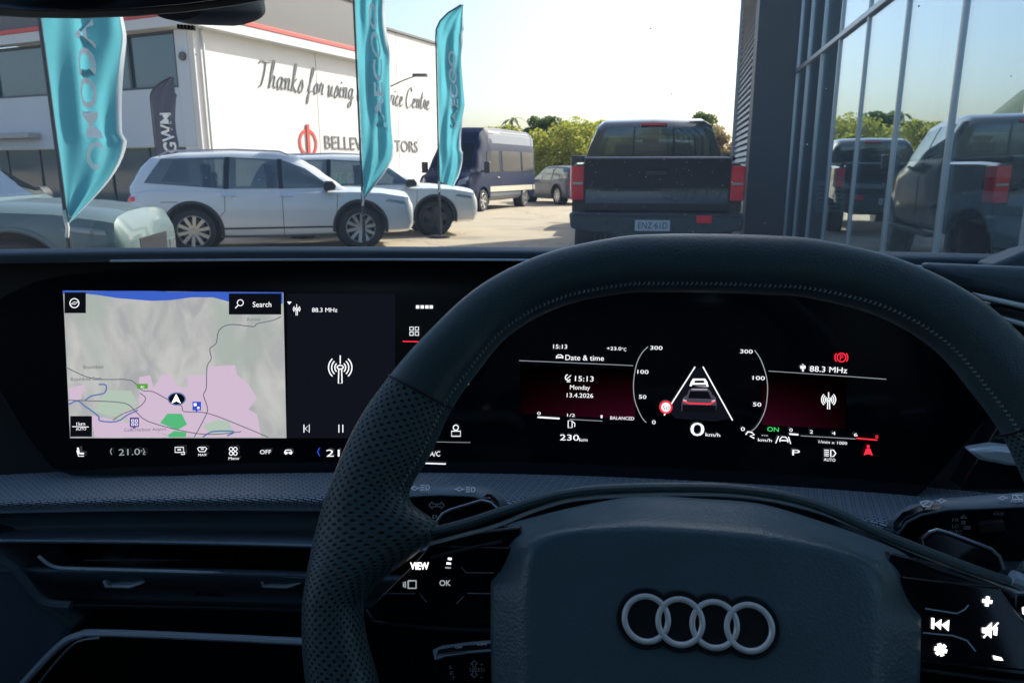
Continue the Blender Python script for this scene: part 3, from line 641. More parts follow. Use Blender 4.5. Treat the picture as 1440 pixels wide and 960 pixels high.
        if grille_m != 'rim_dark': P('headlight', [(s * .45, .80), (s * .76, .80), (s * .76, .88), (s * .45, .85)], 'F', M['lamp_clear'], bv=bv0, nu=12, nv=4, off=.008)
        P('headlight', [(1.78, .84), (2.14, .78), (2.12, .835), (1.84, .875)], sd_, M['lamp_clear'], bv=bv0, nu=14, nv=4, off=.006)
        P('fog_light', [(s * .52, .42), (s * .74, .42), (s * .74, .62), (s * .55, .62)], 'F', M['lamp_clear'], bv=bv0, nu=4, nv=4, off=.01)
        P('tail_light', [(-2.24, .86), (-2.12, .88), (-2.12, .95), (-2.2, .95)], sd_, M['lamp_red'], bv=bv0, nu=6, nv=3, off=.012)
        P('tail_light', [(s * .35, .84), (s * .78, .84), (s * .76, .93), (s * .35, .90)], 'B', M['lamp_red'], bv=bv0, nu=6, nv=3, off=.012)
    P('windscreen', [(-.66, 1.12), (.66, 1.12), (.52, 1.58), (-.52, 1.58)], 'F', M['auto_glass'])
    P('rear_window', [(-.60, 1.14), (.60, 1.14), (.48, 1.52), (-.48, 1.52)], 'B', M['auto_glass'])
    P('grille', [(-.42, .50), (.42, .50), (.46, .72), (-.46, .72)], 'F', M[grille_m], bv=bv0)
    P('lower_bumper', [(-.62, .33), (.62, .33), (.66, .41), (-.66, .41)], 'F', M['plastic'], bv=bv0)
    P('rear_bumper_trim', [(-.62, .40), (.62, .40), (.66, .52), (-.66, .52)], 'B', M['plastic'], bv=bv0)
    b = MB()
    for x in wx:
        for s in (-1, 1): b.cyl((x, s * .60, wr + .015), (x, s * .66, wr + .015), wr + .062, 24)
    obj('wheel_liner', b, M['cabin_black'], t)
    for x in wx:
        for s in (-1, 1): wheel(t, x, s * .80, wr, .23, rimm, spokes, style if style < 3 else 0)
    return t
def park(t, X, Y, az):       # az: compass angle of the nose from +Y
    t.location = (X, Y, 0); t.rotation_euler = (0, 0, R(90) - az)
def dv(az): return Vector((math.sin(az), math.cos(az), 0))
HD = R(73.6)
s1 = make_suv('parked_suv', 'silver SUV with bright multi-spoke wheels parked side-on in the middle of the row', M['silver_paint'], M['rim_silver'], 'SUVs parked side by side', style=0, spokes=10)
c = Vector((-2.84, 13.65, 0)) - dv(HD) * 1.36; park(s1, c.x, c.y, HD)
s2 = make_suv('parked_suv', 'silver SUV with dark five-spoke wheels parked behind the first silver SUV', M['silver_paint'], M['rim_dark'], 'SUVs parked side by side', style=2, spokes=5)
c = Vector((-1.84, 16.35, 0)) - dv(HD) * 1.36; park(s2, c.x, c.y, HD)
s3 = make_suv('parked_suv', 'pale sage green SUV nose at the left edge behind the big teal flag', M['sage_paint'], M['rim_dark'], 'SUVs parked side by side', style=3, spokes=5, rails=False, grille_m='rim_dark')
c = Vector((-4.52, 7.35, 0)) - dv(R(80)) * 1.36; park(s3, c.x, c.y, R(80))
s4 = make_suv('hatchback_car', 'dark grey car parked beyond the blue van near the trees', M['grey_paint'], M['rim_silver'], rails=False, style=3, Hh=1.5)
park(s4, 2.05, 31.5, R(-25))
s5 = make_suv('white_car', 'white car parked farther back beside the dark grey car', M['white_paint'], M['rim_silver'], rails=False, style=3)
park(s5, 3.6, 38.5, R(-40))
s6 = make_suv('showroom_car', 'pale white car displayed inside the glass showroom at the right', M['white_paint'], M['rim_dark'], rails=False, style=3)
ha = R(-4); hh = dv(ha); hl = Vector((-hh.y, hh.x, 0)); c = wf(3.6, 9.9, 0) - hl * .8 - hh * 1.36; s6.location = (c.x, c.y, .1); s6.rotation_euler = (0, 0, R(90) - ha)
# --- camper van
def make_van():
    t = root('camper_van', 'dark blue high-roof camper van with silver upper panels facing the camera', 'van', (0, 0, 0))
    tab = [(-2.95, .45, 2.40, 2.5, .86, .70), (-2.9, .36, 2.55, 2.68, .93, .78), (-2.5, .33, 2.62, 2.74, .98, .80), (0, .33, 2.62, 2.76, .99, .80), (1.2, .33, 2.58, 2.74, .99, .78), (1.5, .33, 2.40, 2.58, .985, .74), (1.95, .33, 1.85, 1.98, .98, .78), (2.3, .35, 1.30, 1.42, .97, .86), (2.75, .38, 1.10, 1.20, .93, .80), (2.95, .42, .95, 1.05, .86, .72), (3.02, .5, .8, .9, .78, .66)]
    def rg(x):
        zb, zs, zt, wd, wt = interp(tab, x); h = [(0, zb), (wd * .9, zb), (wd, zb + .12), (wd, (zb + min(zs, 1.2)) / 2), (wd, min(1.15, zs - .08)), (wd - (wd - wt) * .25, (min(1.15, zs) + zs) / 2), (wt + .05, zs - .05), (wt * .9, zt - .02), (0, zt)]
        return [(x, y, z) for y, z in h] + [(x, -y, z) for y, z in h[-2:0:-1]]
    xs = [-2.95 + i * (5.97 / 60) for i in range(61)]
    body = obj('body', MB().loft([rg(x) for x in xs]), M['blue_paint'], t, smooth=True); bv = bvh_of(body)
    bake(body, [MB().cyl((x, s * .7, .37), (x, s * 1.3, .37), .44, 36) for x in (1.9, -1.76) for s in (-1, 1)])
    def P(nm, c4, axis, m, off=.008, **kw):
        b = proj_patch(bv, c4, axis, off, **kw)
        if b: return obj(nm, b, m, t, smooth=True, ang=50)
    for sd_ in 'LR':
        s = 1 if sd_ == 'L' else -1
        P('upper_panel', [(-2.85, 2.22), (1.30, 2.22), (1.15, 2.62), (-2.8, 2.62)], sd_, M['van_silver'], off=.004)
        P('side_window', [(-2.6, 1.28), (-1.5, 1.28), (-1.5, 1.98), (-2.6, 1.98)], sd_, M['van_glass'], off=.012)
        P('side_window', [(-1.3, 1.28), (.35, 1.28), (.35, 1.98), (-1.3, 1.98)], sd_, M['van_glass'], off=.012)
        P('side_window', [(.62, 1.28), (1.75, 1.26), (1.45, 1.95), (.62, 1.98)], sd_, M['van_glass'], off=.012)
        P('reflection_stripe', [(-2.85, .62), (1.4, .62), (1.4, .80), (-2.85, .80)], sd_, M['beige'], off=.006)  # beige reflection low on the flank, painted on as a stripe
        P('sill', [(-1.3, .36), (1.4, .36), (1.4, .58), (-1.3, .58)], sd_, M['grey_paint'], off=.006)
        P('headlight', [(s * .55, .86), (s * .84, .90), (s * .82, 1.12), (s * .60, 1.02)], 'F', M['lamp_clear'])
        P('tail_light', [(s * .74, 1.0), (s * .86, 1.0), (s * .84, 1.5), (s * .74, 1.5)], 'B', M['lamp_red'])
        P('door_handle', [(.66, 1.08), (.85, 1.08), (.85, 1.11), (.66, 1.11)], sd_, M['chrome'], off=.03, nu=3, nv=2)
        b = MB(); ps = line_on(bv, [(.55, 2.0), (.55, .4)], sd_, n=10); b.tube(ps, .006, 5); ps = line_on(bv, [(-1.4, 2.0), (-1.4, .4)], sd_, n=10); b.tube(ps, .006, 5); obj('door_gap', b, M['pole'], t)
        b = MB(); b.box((2.0, s * 1.16, 1.42), (.12, .2, .36)); b.box((2.0, s * 1.0, 1.3), (.05, .2, .05)); obj('door_mirror', b, M['plastic'], t, bevel=.04)
    P('windscreen', [(-.80, 1.42), (.80, 1.42), (.74, 2.18), (-.74, 2.18)], 'F', M['van_glass'])
    P('grille', [(-.48, .78), (.48, .78), (.44, 1.05), (-.44, 1.05)], 'F', M['gloss_black'])
    P('bumper', [(-.78, .44), (.78, .44), (.80, .66), (-.80, .66)], 'F', M['plastic'])
    P('number_plate', [(-.26, .52), (.26, .52), (.26, .63), (-.26, .63)], 'F', M['white_paint'], off=.02)
    P('rear_window', [(-.7, 1.3), (.7, 1.3), (.66, 2.0), (-.66, 2.0)], 'B', M['van_glass'])
    b = MB()
    for x in (1.9, -1.76):
        for s in (-1, 1): b.cyl((x, s * .66, .37), (x, s * .72, .37), .43, 24)
    obj('wheel_liner', b, M['cabin_black'], t)
    obj('awning_box', MB().box((-.6, -.84, 2.66), (3.4, .16, .14)), M['grey_clad'], t, bevel=.03)
    for x in (1.9, -1.76):
        for s in (-1, 1): wheel(t, x, s * .86, .35, .24, M['rim_silver'], 6, 0)
    return t
vn = make_van(); vh = Vector((-1.47, -3.5, 0)).normalized(); vl = Vector((-vh.y, vh.x, 0))
c = Vector((-1.0, 24.9, 0)) - vh * 1.9 - vl * .9; c = Vector((-1.0, 24.9, 0)) - vh * 1.9 + Vector((-.92, .39, 0)) * .9
vn.location = (c.x, c.y, 0); vn.rotation_euler = (0, 0, math.atan2(vh.y, vh.x))
# --- black pickup ahead
def make_pickup():
    t = root('pickup_truck', 'black double-cab pickup truck parked directly ahead with dusty tailgate and red tail lights', 'pickup truck', (0, 0, 0))
    W = 1.01; bp = M['black_paint']   # origin at rear face centre, x forward
    # bed
    tabb = [(0.05, .86, 1.38, .97), (.12, .72, 1.40, .99), (.6, .66, 1.42, W), (1.95, .66, 1.43, W)]
    def rb(x):
        zb, zt, wd = interp(tabb, x); h = [(0, zb), (wd * .9, zb), (wd, zb + .1), (wd, zt - .18), (wd * .985, zt - .03), (wd * .95, zt), (wd * .93, zt), (0, zt)]
        return [(x, y, z) for y, z in h] + [(x, -y, z) for y, z in h[-2:0:-1]]
    bed = obj('bed', MB().loft([rb(.1 + i * .185) for i in range(11)]), bp, t, smooth=True, ang=40)
    bake(bed, [MB().cyl((1.15, s * .72, .40), (1.15, s * 1.4, .40), .50, 36) for s in (-1, 1)])
    obj('bed_cover', MB().box((1.05, 0, 1.455), (1.85, 1.78, .045)), M['plastic'], t, bevel=.012)
    # cab
    tabc = [(1.98, .5, 1.42, 1.9, .99, .80), (2.10, .5, 1.42, 2.0, 1.0, .78), (2.4, .5, 1.42, 2.05, 1.0, .76), (3.4, .5, 1.40, 2.05, 1.0, .75), (3.8, .5, 1.38, 2.0, 1.0, .76), (4.5, .5, 1.30, 1.42, 1.0, .86), (4.9, .5, 1.2, 1.30, .99, .80), (5.5, .52, 1.12, 1.22, .97, .8), (5.72, .6, 1.0, 1.1, .9, .74)]
    def rc(x):
        zb, zs, zt, wd, wt = interp(tabc, x); h = [(0, zb), (wd * .9, zb), (wd, zb + .12), (wd, zs - .12), (wd * .97, zs), (wd * .97 - (wd * .97 - wt) * .5, zs + (zt - zs) * .5), (wt, zt - .07 * min(1, (zt - zs) * 2)), (wt * .88, zt - .015), (0, zt)]
        return [(x, y, z) for y, z in h] + [(x, -y, z) for y, z in h[-2:0:-1]]
    cab = obj('cab', MB().loft([rc(1.98 + i * (3.74 / 44)) for i in range(45)]), bp, t, smooth=True, ang=50, solid=.02); bv = bvh_of(cab)
    bake(cab, [MB().cyl((4.78, s * .72, .40), (4.78, s * 1.4, .40), .50, 36) for s in (-1, 1)] + [MB().prism([(1.7, a, z) for a, z in ((-.81, 1.515), (.81, 1.515), (.65, 1.885), (-.65, 1.885))], (.75, 0, 0)), MB().prism([(3.5, a, z) for a, z in ((-.80, 1.44), (.80, 1.44), (.68, 1.88), (-.68, 1.88))], (1.2, 0, 0)),
        MB().prism([(a, -2, z) for a, z in ((2.28, 1.49), (3.04, 1.49), (3.04, 1.92), (2.42, 1.92))], (0, 4, 0)), MB().prism([(a, -2, z) for a, z in ((3.14, 1.49), (4.15, 1.47), (3.75, 1.87), (3.14, 1.92))], (0, 4, 0))])
    for x_, y_ in ((3.3, .42), (3.3, -.42), (2.45, .42), (2.45, -.42)):
        b = MB(); b.box((x_, y_, 1.25), (.16, .5, .6)); b.box((x_ - .04, y_, 1.63), (.1, .26, .16)); obj('seat', b, M['plastic'], t, bevel=.04)
    obj('cab_mirror', MB().box((3.95, 0, 1.80), (.03, .26, .07)), M['plastic'], t, bevel=.01)
    obj('dash_top', MB().box((4.05, 0, 1.34), (.4, 1.5, .12)), M['plastic'], t, bevel=.03)
    bpy.context.view_layer.update()
    def P(nm, c4, axis, m, off=.008, par=None, **kw):
        b = proj_patch(bv, c4, axis, off, **kw)
        if b: return obj(nm, b, m, par or t, smooth=True, ang=50)
    rw = P('rear_window', [(-.84, 1.50), (.84, 1.50), (.66, 1.90), (-.66, 1.90)], 'B', M['auto_glass'], off=.012)
    for y in (-.28, .28): P('window_divider', [(y - .012, 1.50), (y + .012, 1.50), (y * .96 + .012, 1.90), (y * .96 - .012, 1.90)], 'B', M['gloss_black'], off=.02, nu=2, par=rw)
    for sd_ in 'LR':
        s = 1 if sd_ == 'L' else -1
        P('side_window', [(2.25, 1.48), (3.05, 1.48), (3.05, 1.93), (2.4, 1.93)], sd_, M['auto_glass'])
        P('side_window', [(3.13, 1.48), (4.2, 1.46), (3.75, 1.88), (3.13, 1.93)], sd_, M['auto_glass'])
        P('headlight', [(s * .62, .92), (s * .88, .92), (s * .86, 1.08), (s * .62, 1.05)], 'F', M['lamp_clear'])
        P('headlight', [(5.35, .92), (5.62, .92), (5.58, 1.06), (5.38, 1.1)], sd_, M['lamp_clear'])
        # mirrors: heads on arms
        b = MB(); b.box((4.15, s * 1.20, 1.46), (.12, .26, .22)); b.box((4.15, s * 1.04, 1.40), (.06, .12, .05)); obj('door_mirror', b, bp, t, bevel=.03)
        # tail light: wraps the corner
        b = MB(); b.loft([[(x_, s * y_, z_) for x_, y_ in ((.02, .845), (.02, .985), (.09, 1.012), (.26, 1.018), (.26, .96), (.12, .845))] for z_ in (.98, .99, 1.36, 1.37)])
        tl = obj('tail_light', b, M['lamp_red'], t, bevel=.008)
        obj('lens_bar', MB().box((.012, s * .915, 1.17), (.012, .12, .03)), M['lamp_clear'], tl, bevel=.004)
        for zz in (1.02, 1.06, 1.10, 1.24, 1.28, 1.32): obj('lens_rib', MB().box((.015, s * .915, zz), (.012, .125, .008)), M['lamp_red'], tl, bevel=.002)
        obj('lamp_surround', MB().box((.06, s * .835, 1.175), (.06, .016, .44)), M['plastic'], tl, bevel=.004)
        b = MB(); ps = line_on(bv, [(3.1, 1.93), (3.1, .55)], sd_, n=10); b.tube(ps, .006, 5); obj('door_gap', b, M['pole'], t)
        obj('side_step', MB().box((3.4, s * .98, .45), (2.3, .14, .06)), M['plastic'], t, bevel=.02)
    P('grille', [(-.58, .72), (.58, .72), (.58, 1.06), (-.58, 1.06)], 'F', M['gloss_black'])
    P('windscreen', [(-.84, 1.42), (.84, 1.42), (.70, 1.90), (-.70, 1.90)], 'F', M['auto_glass'])
    b = MB(); b.cyl((3.2, 0, 2.02), (3.14, 0, 2.10), .05, 10, .012); obj('roof_antenna', b, bp, t, smooth=True)
    b = MB(); b.box((2.02, 0, 1.95), (.05, .36, .035)); obj('brake_lamp', b, M['lamp_red'], t, bevel=.006)
    # tailgate with pressed ridge and spoiler lip
    prof = [(.075, .84), (.04, .86), (.034, .95), (.044, .97), (.046, 1.16), (.038, 1.20), (.032, 1.34), (.004, 1.40), (.0, 1.455), (.03, 1.475), (.14, 1.475), (.14, .84)]
    obj('tailgate', MB().loft([[(x_ + .02 * (abs(y) > .8), y, z_) for x_, z_ in prof] for y in (-.84, -.82, -.4, 0, .4, .82, .84)]), bp, t, smooth=True, bevel=.006, ang=30)
    obj('handle', MB().box((.018, 0, 1.29), (.03, .26, .06)), M['plastic'], t, bevel=.012)
    # bumper with notched corners and plate well
    poly = [(-1.0, .84), (-.98, .66), (-.72, .60), (-.52, .60), (-.36, .47), (.36, .47), (.52, .60), (.72, .60), (.98, .66), (1.0, .84)]
    b = MB(); b.prism([(-.16, y, z) for y, z in poly], (.30, 0, 0)); obj('bumper', b, M['satin_dark'], t, bevel=.03, seg=3)
    b = MB(); b.prism([(-.17, y, z) for y, z in ((-.95, .83), (-.95, .80), (.95, .80), (.95, .83))], (.2, 0, 0)); obj('bumper_step', b, M['plastic'], t, bevel=.006)
    for s in (-1, 1): b = MB().cyl((-.175, s * .55, .73), (-.15, s * .55, .73), .02, 12); obj('parking_sensor', b, M['plastic'], t, smooth=True)
    obj('reflector', MB().box((-.175, -.55, .775), (.02, .17, .085)), M['lamp_red'], t, bevel=.01)
    pl = obj('number_plate', MB().box((-.175, .03, .70), (.012, .40, .125)), M['plate_white'], t, bevel=.004)
    lt = MB(); ptext(lt, 'ENZ·61D', .105, lambda u, v: Vector((-.183, .20 - u, .665 + v)), thin=.0); 
    mxy = min(p.y for p in lt.v); sc_ = .34 / (.20 - mxy)
    for p in lt.v: p.y = .20 - (.20 - p.y) * sc_
    obj('plate_lettering', lt, M['plastic'], pl, solid=.002)
    b = MB()
    for x in (1.15, 4.78):
        for s in (-1, 1): b.cyl((x, s * .68, .40), (x, s * .74, .40), .48, 24)
    obj('wheel_liner', b, M['cabin_black'], t)
    obj('underbody', MB().box((2.9, 0, .5), (5.0, 1.2, .2)), M['cabin_black'], t, bevel=.03)
    for x in (1.15, 4.78):
        for s in (-1, 1): wheel(t, x, s * .86, .40, .27, M['rim_dark'], 6, 2)
    # dust and water spots on the tailgate: raised dried drops
    rnd = random.Random(5); b = MB()
    for _ in range(55):
        y, z, s_ = rnd.uniform(-.8, .8), rnd.uniform(.9, 1.44), rnd.uniform(.002, .005)
        xx = -.003 if z > 1.4 else .027; b.add([(xx, y - s_, z), (xx, y, z - s_), (xx, y + s_, z), (xx, y, z + s_)], [(0, 1, 2, 3)])
    obj('dust_specks', b, M['silver_paint'], t, kind='stuff')
    return t
pk = make_pickup(); pa = R(9.0); pk.location = (1.68, 8.8, 0); pk.rotation_euler = (0, 0, R(90) - pa)
pk2 = copy_tree(pk); pk2['label'] = 'dark four-wheel drive parked in front of the black pickup, seen mirrored in the showroom glass'; c = wf(-.15, 17.6, 0); pk2.location = (c.x, c.y, 0)
pk['group'] = pk2['group'] = 'dark utility trucks parked beside the showroom'
# ------------------------------------------------------------------ feather flags
def flag(label, px, Y, z0, z1, wd, m, word, seed, twist=0.0, cat='flag', lx=.5, cap=.2, tz=1.0, mark=False, group='feather flags along the parked cars', gather=.15, billow=1.0, tstart=None):
    rnd = random.Random(seed); X = (px - 720) / 1067 * Y
    t = root('feather_flag', label, cat, (X, Y, 0), group)
    H = z1 - z0
    def pole_xz(z):          # pole straight, top bends to the right
        a = max(0, (z - (z1 - .55)) / .55); return X + wd * .95 * a ** 2.4
    zs = [.04 + (z1 - .04) * i / 30 for i in range(31)]
    obj('pole', MB().tube([(pole_xz(z), Y, z) for z in zs], [.024 if z < z0 else .016 for z in zs], 8), M['pole'], t, smooth=True)
    obj('base', MB().cyl((X, Y, 0), (X, Y, .05), .2, 24).cyl((X, Y, .05), (X, Y, .35), .03, 12), M['plastic'], t, smooth=True, ang=30)
    nz, nx = 60, 22
    def surf(u, v, off=0):   # u across 0..1, v up 0..1
        z = z0 + H * v
        if v < .2: wv = wd * (gather + (1 - gather) * math.sin(math.pi / 2 * v / .2) ** 1.1)
        elif v > .85: wv = (X + wd) - pole_xz(z)
        else: wv = wd
        if v >= .2 and v <= .85: wv = wd * (1 + .07 * math.sin(v * 9 + seed))
        fold = billow * (.045 * math.sin(u * 9 + v * 7 + seed) + .035 * math.sin(u * 17 - v * 11 + seed * 2) + .06 * math.sin(u * 5 - v * 5)) * min(1, u * 3)
        droop = -.06 * u * (1 - v) * (1 - min(1, v * 3))
        return Vector((pole_xz(z) + .02 + wv * u * (1 - .12 * billow * abs(math.sin(v * 8 + seed))) if v < .85 else pole_xz(z) + .02 + wv * u, Y + fold - twist * u * wd + off, z + droop * H * .5))
    rows = [[surf(j / nx, i / nz) for j in range(nx)] for i in range(nz + 1)]
    obj('cloth', MB().grid(rows), m, t, smooth=True, ang=80)
    # white hem on the trailing edge
    rows = [[surf((.93 + .07 * j / 3), i / nz, -.002) for j in range(4)] for i in range(nz + 1)]
    if mark is not None: obj('hem', MB().grid(rows), M['white_cloth'], t, smooth=True, ang=80)
    lt = MB(); v2, f2 = text2d(word, 1.0, thin=-.022, sp=1.0)
    x0 = min(p[0] for p in v2); x1 = max(p[0] for p in v2); L = tz / (x1 - x0) 
    v3 = []
    for (x_, y_) in v2:
        a = (x_ - x0) * L; b_ = y_ * cap / .73      # a runs up the flag, b to the left
        zz = tstart + a; v_ = (zz - z0) / H; u_ = lx - b_ / wd
        v3.append(surf(min(.94, max(.03, u_)), min(1, max(0, v_)), -.012))
    lt.add(v3, f2); obj('lettering', lt, M['flag_print'], t)
    if mark:
        b = MB(); q = []
        vv = (mark - z0) / H; b.quad(surf(.45, vv, -.012), surf(.68, vv, -.012), surf(.68, vv + .009, -.012), surf(.45, vv + .009, -.012)); obj('red_mark', b, M['letter_red'], t)
    b = MB().tube([(X, Y - .02, z0 + .02), (X + .02, Y - .03, z0 - .12), (X, Y - .02, z0 - .2)], .016, 6); obj('tie_cord', b, M['white_cloth'], t, smooth=True)
    return t
flag('large teal feather flag with white lettering nearest the camera at far left', 84, 6.2, .98, 4.3, .62, M['teal'], 'OMODA', 3, tstart=1.35, tz=1.12, cap=.16, lx=.63, mark=2.5, gather=.06, billow=.85)
flag('teal feather flag standing in front of the middle silver SUV', 508, 11.4, 1.0, 4.5, .50, M['teal'], 'JAECOO', 5, tstart=1.9, tz=1.75, cap=.13, lx=.72, gather=.04)
flag('teal feather flag in front of the second silver SUV and the van', 617, 15.0, 1.1, 4.36, .52, M['teal'], 'JAECOO', 9, tstart=2.1, tz=1.45, cap=.14, lx=.72, gather=.55)
flag('small grey feather flag behind the first silver SUV beside the building corner', 222, 19.0, .7, 3.55, .62, M['grey_cloth'], 'GWM', 12, tstart=1.75, tz=.95, cap=.30, lx=.80, mark=None, group=None, gather=.8, billow=.5)
# ------------------------------------------------------------------ cabin shell of the car we sit in
def gridobj(name, rows, m, parent, uvf=None, smooth=True, solid=0, flip=False):
    o0 = org(parent); nr, nc = len(rows), len(rows[0]); vs = [tuple(p - o0) for r_ in rows for p in r_]; fs = []; uvs = []
    for i in range(nr - 1):
        for j in range(nc - 1):
            q = [(i, j), (i, j + 1), (i + 1, j + 1), (i + 1, j)]
            if flip: q.reverse()
            fs.append([a * nc + b for a, b in q]); uvs += [uvf(a, b) if uvf else (a, b) for a, b in q]
    me = bpy.data.meshes.new(name); me.from_pydata(vs, [], fs); ul = me.uv_layers.new(name='UVMap')
    for i, uv in enumerate(uvs): ul.data[i].uv = uv
    for p in me.polygons: p.use_smooth = smooth
    me.materials.append(m); o = bpy.data.objects.new(name, me); col.objects.link(o); o.parent = parent
    if solid: q = o.modifiers.new('s', 'SOLIDIFY'); q.thickness = solid; q.offset = -1
    return o
def cpl(px, py, y):        # pixel -> point in the car frame on the plane y = const
    r_ = carray(px, py); k = y / r_.y; return Vector((r_.x * k, y, r_.z * k))
def C3(v): return cf(v.x, v.y, v.z)
# windscreen: curved clear pane
gm = bpy.data.materials.new('windscreen_glass'); gm.use_nodes = True; n_ = gm.node_tree; n_.nodes.clear()
o_ = n_.nodes.new('ShaderNodeOutputMaterial'); t_ = n_.nodes.new('ShaderNodeBsdfTransparent'); g_ = n_.nodes.new('ShaderNodeBsdfGlossy'); x_ = n_.nodes.new('ShaderNodeMixShader'); f_ = n_.nodes.new('ShaderNodeFresnel')
t_.inputs[0].default_value = (.93, .98, .99, 1); g_.inputs['Roughness'].default_value = .0; f_.inputs[0].default_value = 1.25
d_ = n_.nodes.new('ShaderNodeBsdfTranslucent'); d_.inputs[0].default_value = (.85, .9, .92, 1); y_ = n_.nodes.new('ShaderNodeMixShader'); y_.inputs[0].default_value = .035; n_.links.new(t_.outputs[0], y_.inputs[1]); n_.links.new(d_.outputs[0], y_.inputs[2])
n_.links.new(f_.outputs[0], x_.inputs[0]); n_.links.new(y_.outputs[0], x_.inputs[1]); n_.links.new(g_.outputs[0], x_.inputs[2]); n_.links.new(x_.outputs[0], o_.inputs[0])
CX = -.25                  # centre line of the car in the cabin frame
cabn = root('car_cabin', 'dark cabin shell around the driver with headliner, pillars, doors and windscreen', 'car interior', cf(CX, 0, -.9))
def cb(b, x0, x1, y0, y1, z0, z1): b.add([cf(x, y, z) for x in (x0, x1) for y in (y0, y1) for z in (z0, z1)], [(0, 1, 3, 2), (4, 6, 7, 5), (0, 4, 5, 1), (2, 3, 7, 6), (0, 2, 6, 4), (1, 5, 7, 3)]); return b
def roof_pt(x, y):
    tb = [(.33, .25), (.2, .30), (-.6, .33), (-1.3, .30), (-1.75, .22)]; z = .25
    for a, b_ in zip(tb, tb[1:]):
        if b_[0] <= y <= a[0]: z = a[1] + (b_[1] - a[1]) * (a[0] - y) / (a[0] - b_[0])
    return cf(CX + x, y, z + .03 * (1 - (x / .62) ** 2))
obj('headliner', MB().grid([[roof_pt(x, y) for x in (-.66, -.4, 0, .4, .66)] for y in (.20, .1, -.2, -.6, -.9, -1.3, -1.75)]), M['headliner'], cabn, smooth=True, solid=.03)
for s in (-1, 1):
    xo = CX + s * .78
    b = MB(); b.tube([cf(CX + s * .84, 1.02, -.16), cf(CX + s * .78, .70, .02), cf(CX + s * .68, .24, .27)], .035, 8); obj('a_pillar', b, M['cabin_black'], cabn, smooth=True)
    b = MB(); b.tube([cf(xo, -.45, -.14), cf(CX + s * .70, -.42, .28)], .05, 8); obj('b_pillar', b, M['cabin_black'], cabn, smooth=True)
    b = MB(); b.tube([cf(xo, -1.5, -.10), cf(CX + s * .66, -1.2, .27)], .09, 8); obj('c_pillar', b, M['cabin_black'], cabn, smooth=True)
    dr = obj('door_card', cb(MB(), xo - .03, xo + .05, -1.7, 1.0, -.85, -.20), M['cabin_black'], cabn, bevel=.02)
    obj('armrest', cb(MB(), xo - s * .09 - .04, xo - s * .09 + .04, -.4, .4, -.42, -.36), M['leather'], dr, bevel=.015)
obj('cabin_floor', cb(MB(), CX - .8, CX + .8, -1.8, 1.0, -.98, -.9), M['cabin_black'], cabn)
obj('firewall', cb(MB(), CX - .8, CX + .8, .92, .98, -.9, -.2), M['cabin_black'], cabn)
obj('parcel_shelf', cb(MB(), CX - .74, CX + .74, -1.8, -1.25, -.24, -.17), M['headliner'], cabn, bevel=.01)
obj('rear_bench', cb(cb(MB(), CX - .7, CX + .7, -1.25, -.75, -.75, -.5), CX - .7, CX + .7, -1.3, -1.12, -.6, -.1), M['leather'], cabn, bevel=.05, seg=3)
for s in (-1, 1):
    b = cb(cb(MB(), CX + s * .36 - .25, CX + s * .36 + .25, -.55, 0 if s > 0 else .05, -.78, -.6), CX + s * .36 - .24, CX + s * .36 + .24, -.60, -.46, -.66, .04)  # backrests and headrests enlarged to block light on the wheel face
    st = obj('seat', b, M['leather'], cabn, bevel=.05, seg=3); obj('headrest', cb(MB(), CX + s * .36 - .12, CX + s * .36 + .12, -.61, -.52, .05, .21), M['leather'], st, bevel=.035, seg=3)
rows = []
for i in range(9):
    x = CX - 1.0 * .9 + i * .9 / 4; q = (x - CX) / .9
    rows.append([cf(x * 1 - (.9 - .72) * q * ((y - .6) / 3) * 0, y - .06 * q * q, z - .05 * q * q) for y, z in ((1.12, -.24), (1.5, -.31), (1.9, -.38), (2.15, -.46), (2.25, -.58), (2.28, -.8))])
obj('bonnet', MB().grid(rows), M['black_paint'], cabn, smooth=True, solid=.01)
rows = []
for j in range(13):
    t = j / 12; rows.append([cf(CX + q * (.82 - .14 * t), 1.13 - .90 * t - .14 * q * q * (1 - .4 * t), -.145 + .45 * t + .02 * math.sin(math.pi * t) - .01 * q * q) for q in [k / 10 for k in range(-10, 11)]])
WS = rows
gridobj('windscreen', rows, gm, cabn)
pg = glazing('light_cut_glass', (.10, .11, .12), .03)  # dark tint added to hold back light from behind the wheel
for s in (-1, 1): gridobj('rear_side_glass', [[cf(CX + s * .80, -.5, -.2), cf(CX + s * .68, -.45, .28)], [cf(CX + s * .78, -1.5, -.2), cf(CX + s * .66, -1.25, .27)]], pg, cabn)
gridobj('rear_glass', [[cf(CX - .70, -1.82, -.2), cf(CX - .62, -1.70, .22)], [cf(CX + .70, -1.82, -.2), cf(CX + .62, -1.70, .22)]], pg, cabn)
rd = random.Random(8); b = MB()
for _ in range(80):
    i_ = rd.uniform(1.5, 7); j_ = rd.uniform(5, 19.9); p = WS[int(i_)][int(j_)].lerp(WS[int(i_) + 1][int(j_)], i_ % 1).lerp(WS[int(i_)][int(j_) + 1], (j_ % 1) * .9) - (cf(0, .004, 0) - cf(0, 0, 0)); q = rd.uniform(.0003, .0008)
    b.poly([p + Vector((math.cos(a) * q, 0, math.sin(a) * q)) for a in (0, 1.05, 2.1, 3.14, 4.2, 5.25)])
obj('windscreen_dust', b, M['print'], cabn, kind='stuff')
# printed frit band and dots along the lower edge of the glass
b = MB(); b.grid([[p + Vector((0, 0, -.004)) for p in rows[0]], [p + (rows[1][k] - p) * .42 + Vector((0, 0, -.003)) for k, p in enumerate(rows[0])]])
fb = obj('frit_band', b, M['cabin_black'], cabn)
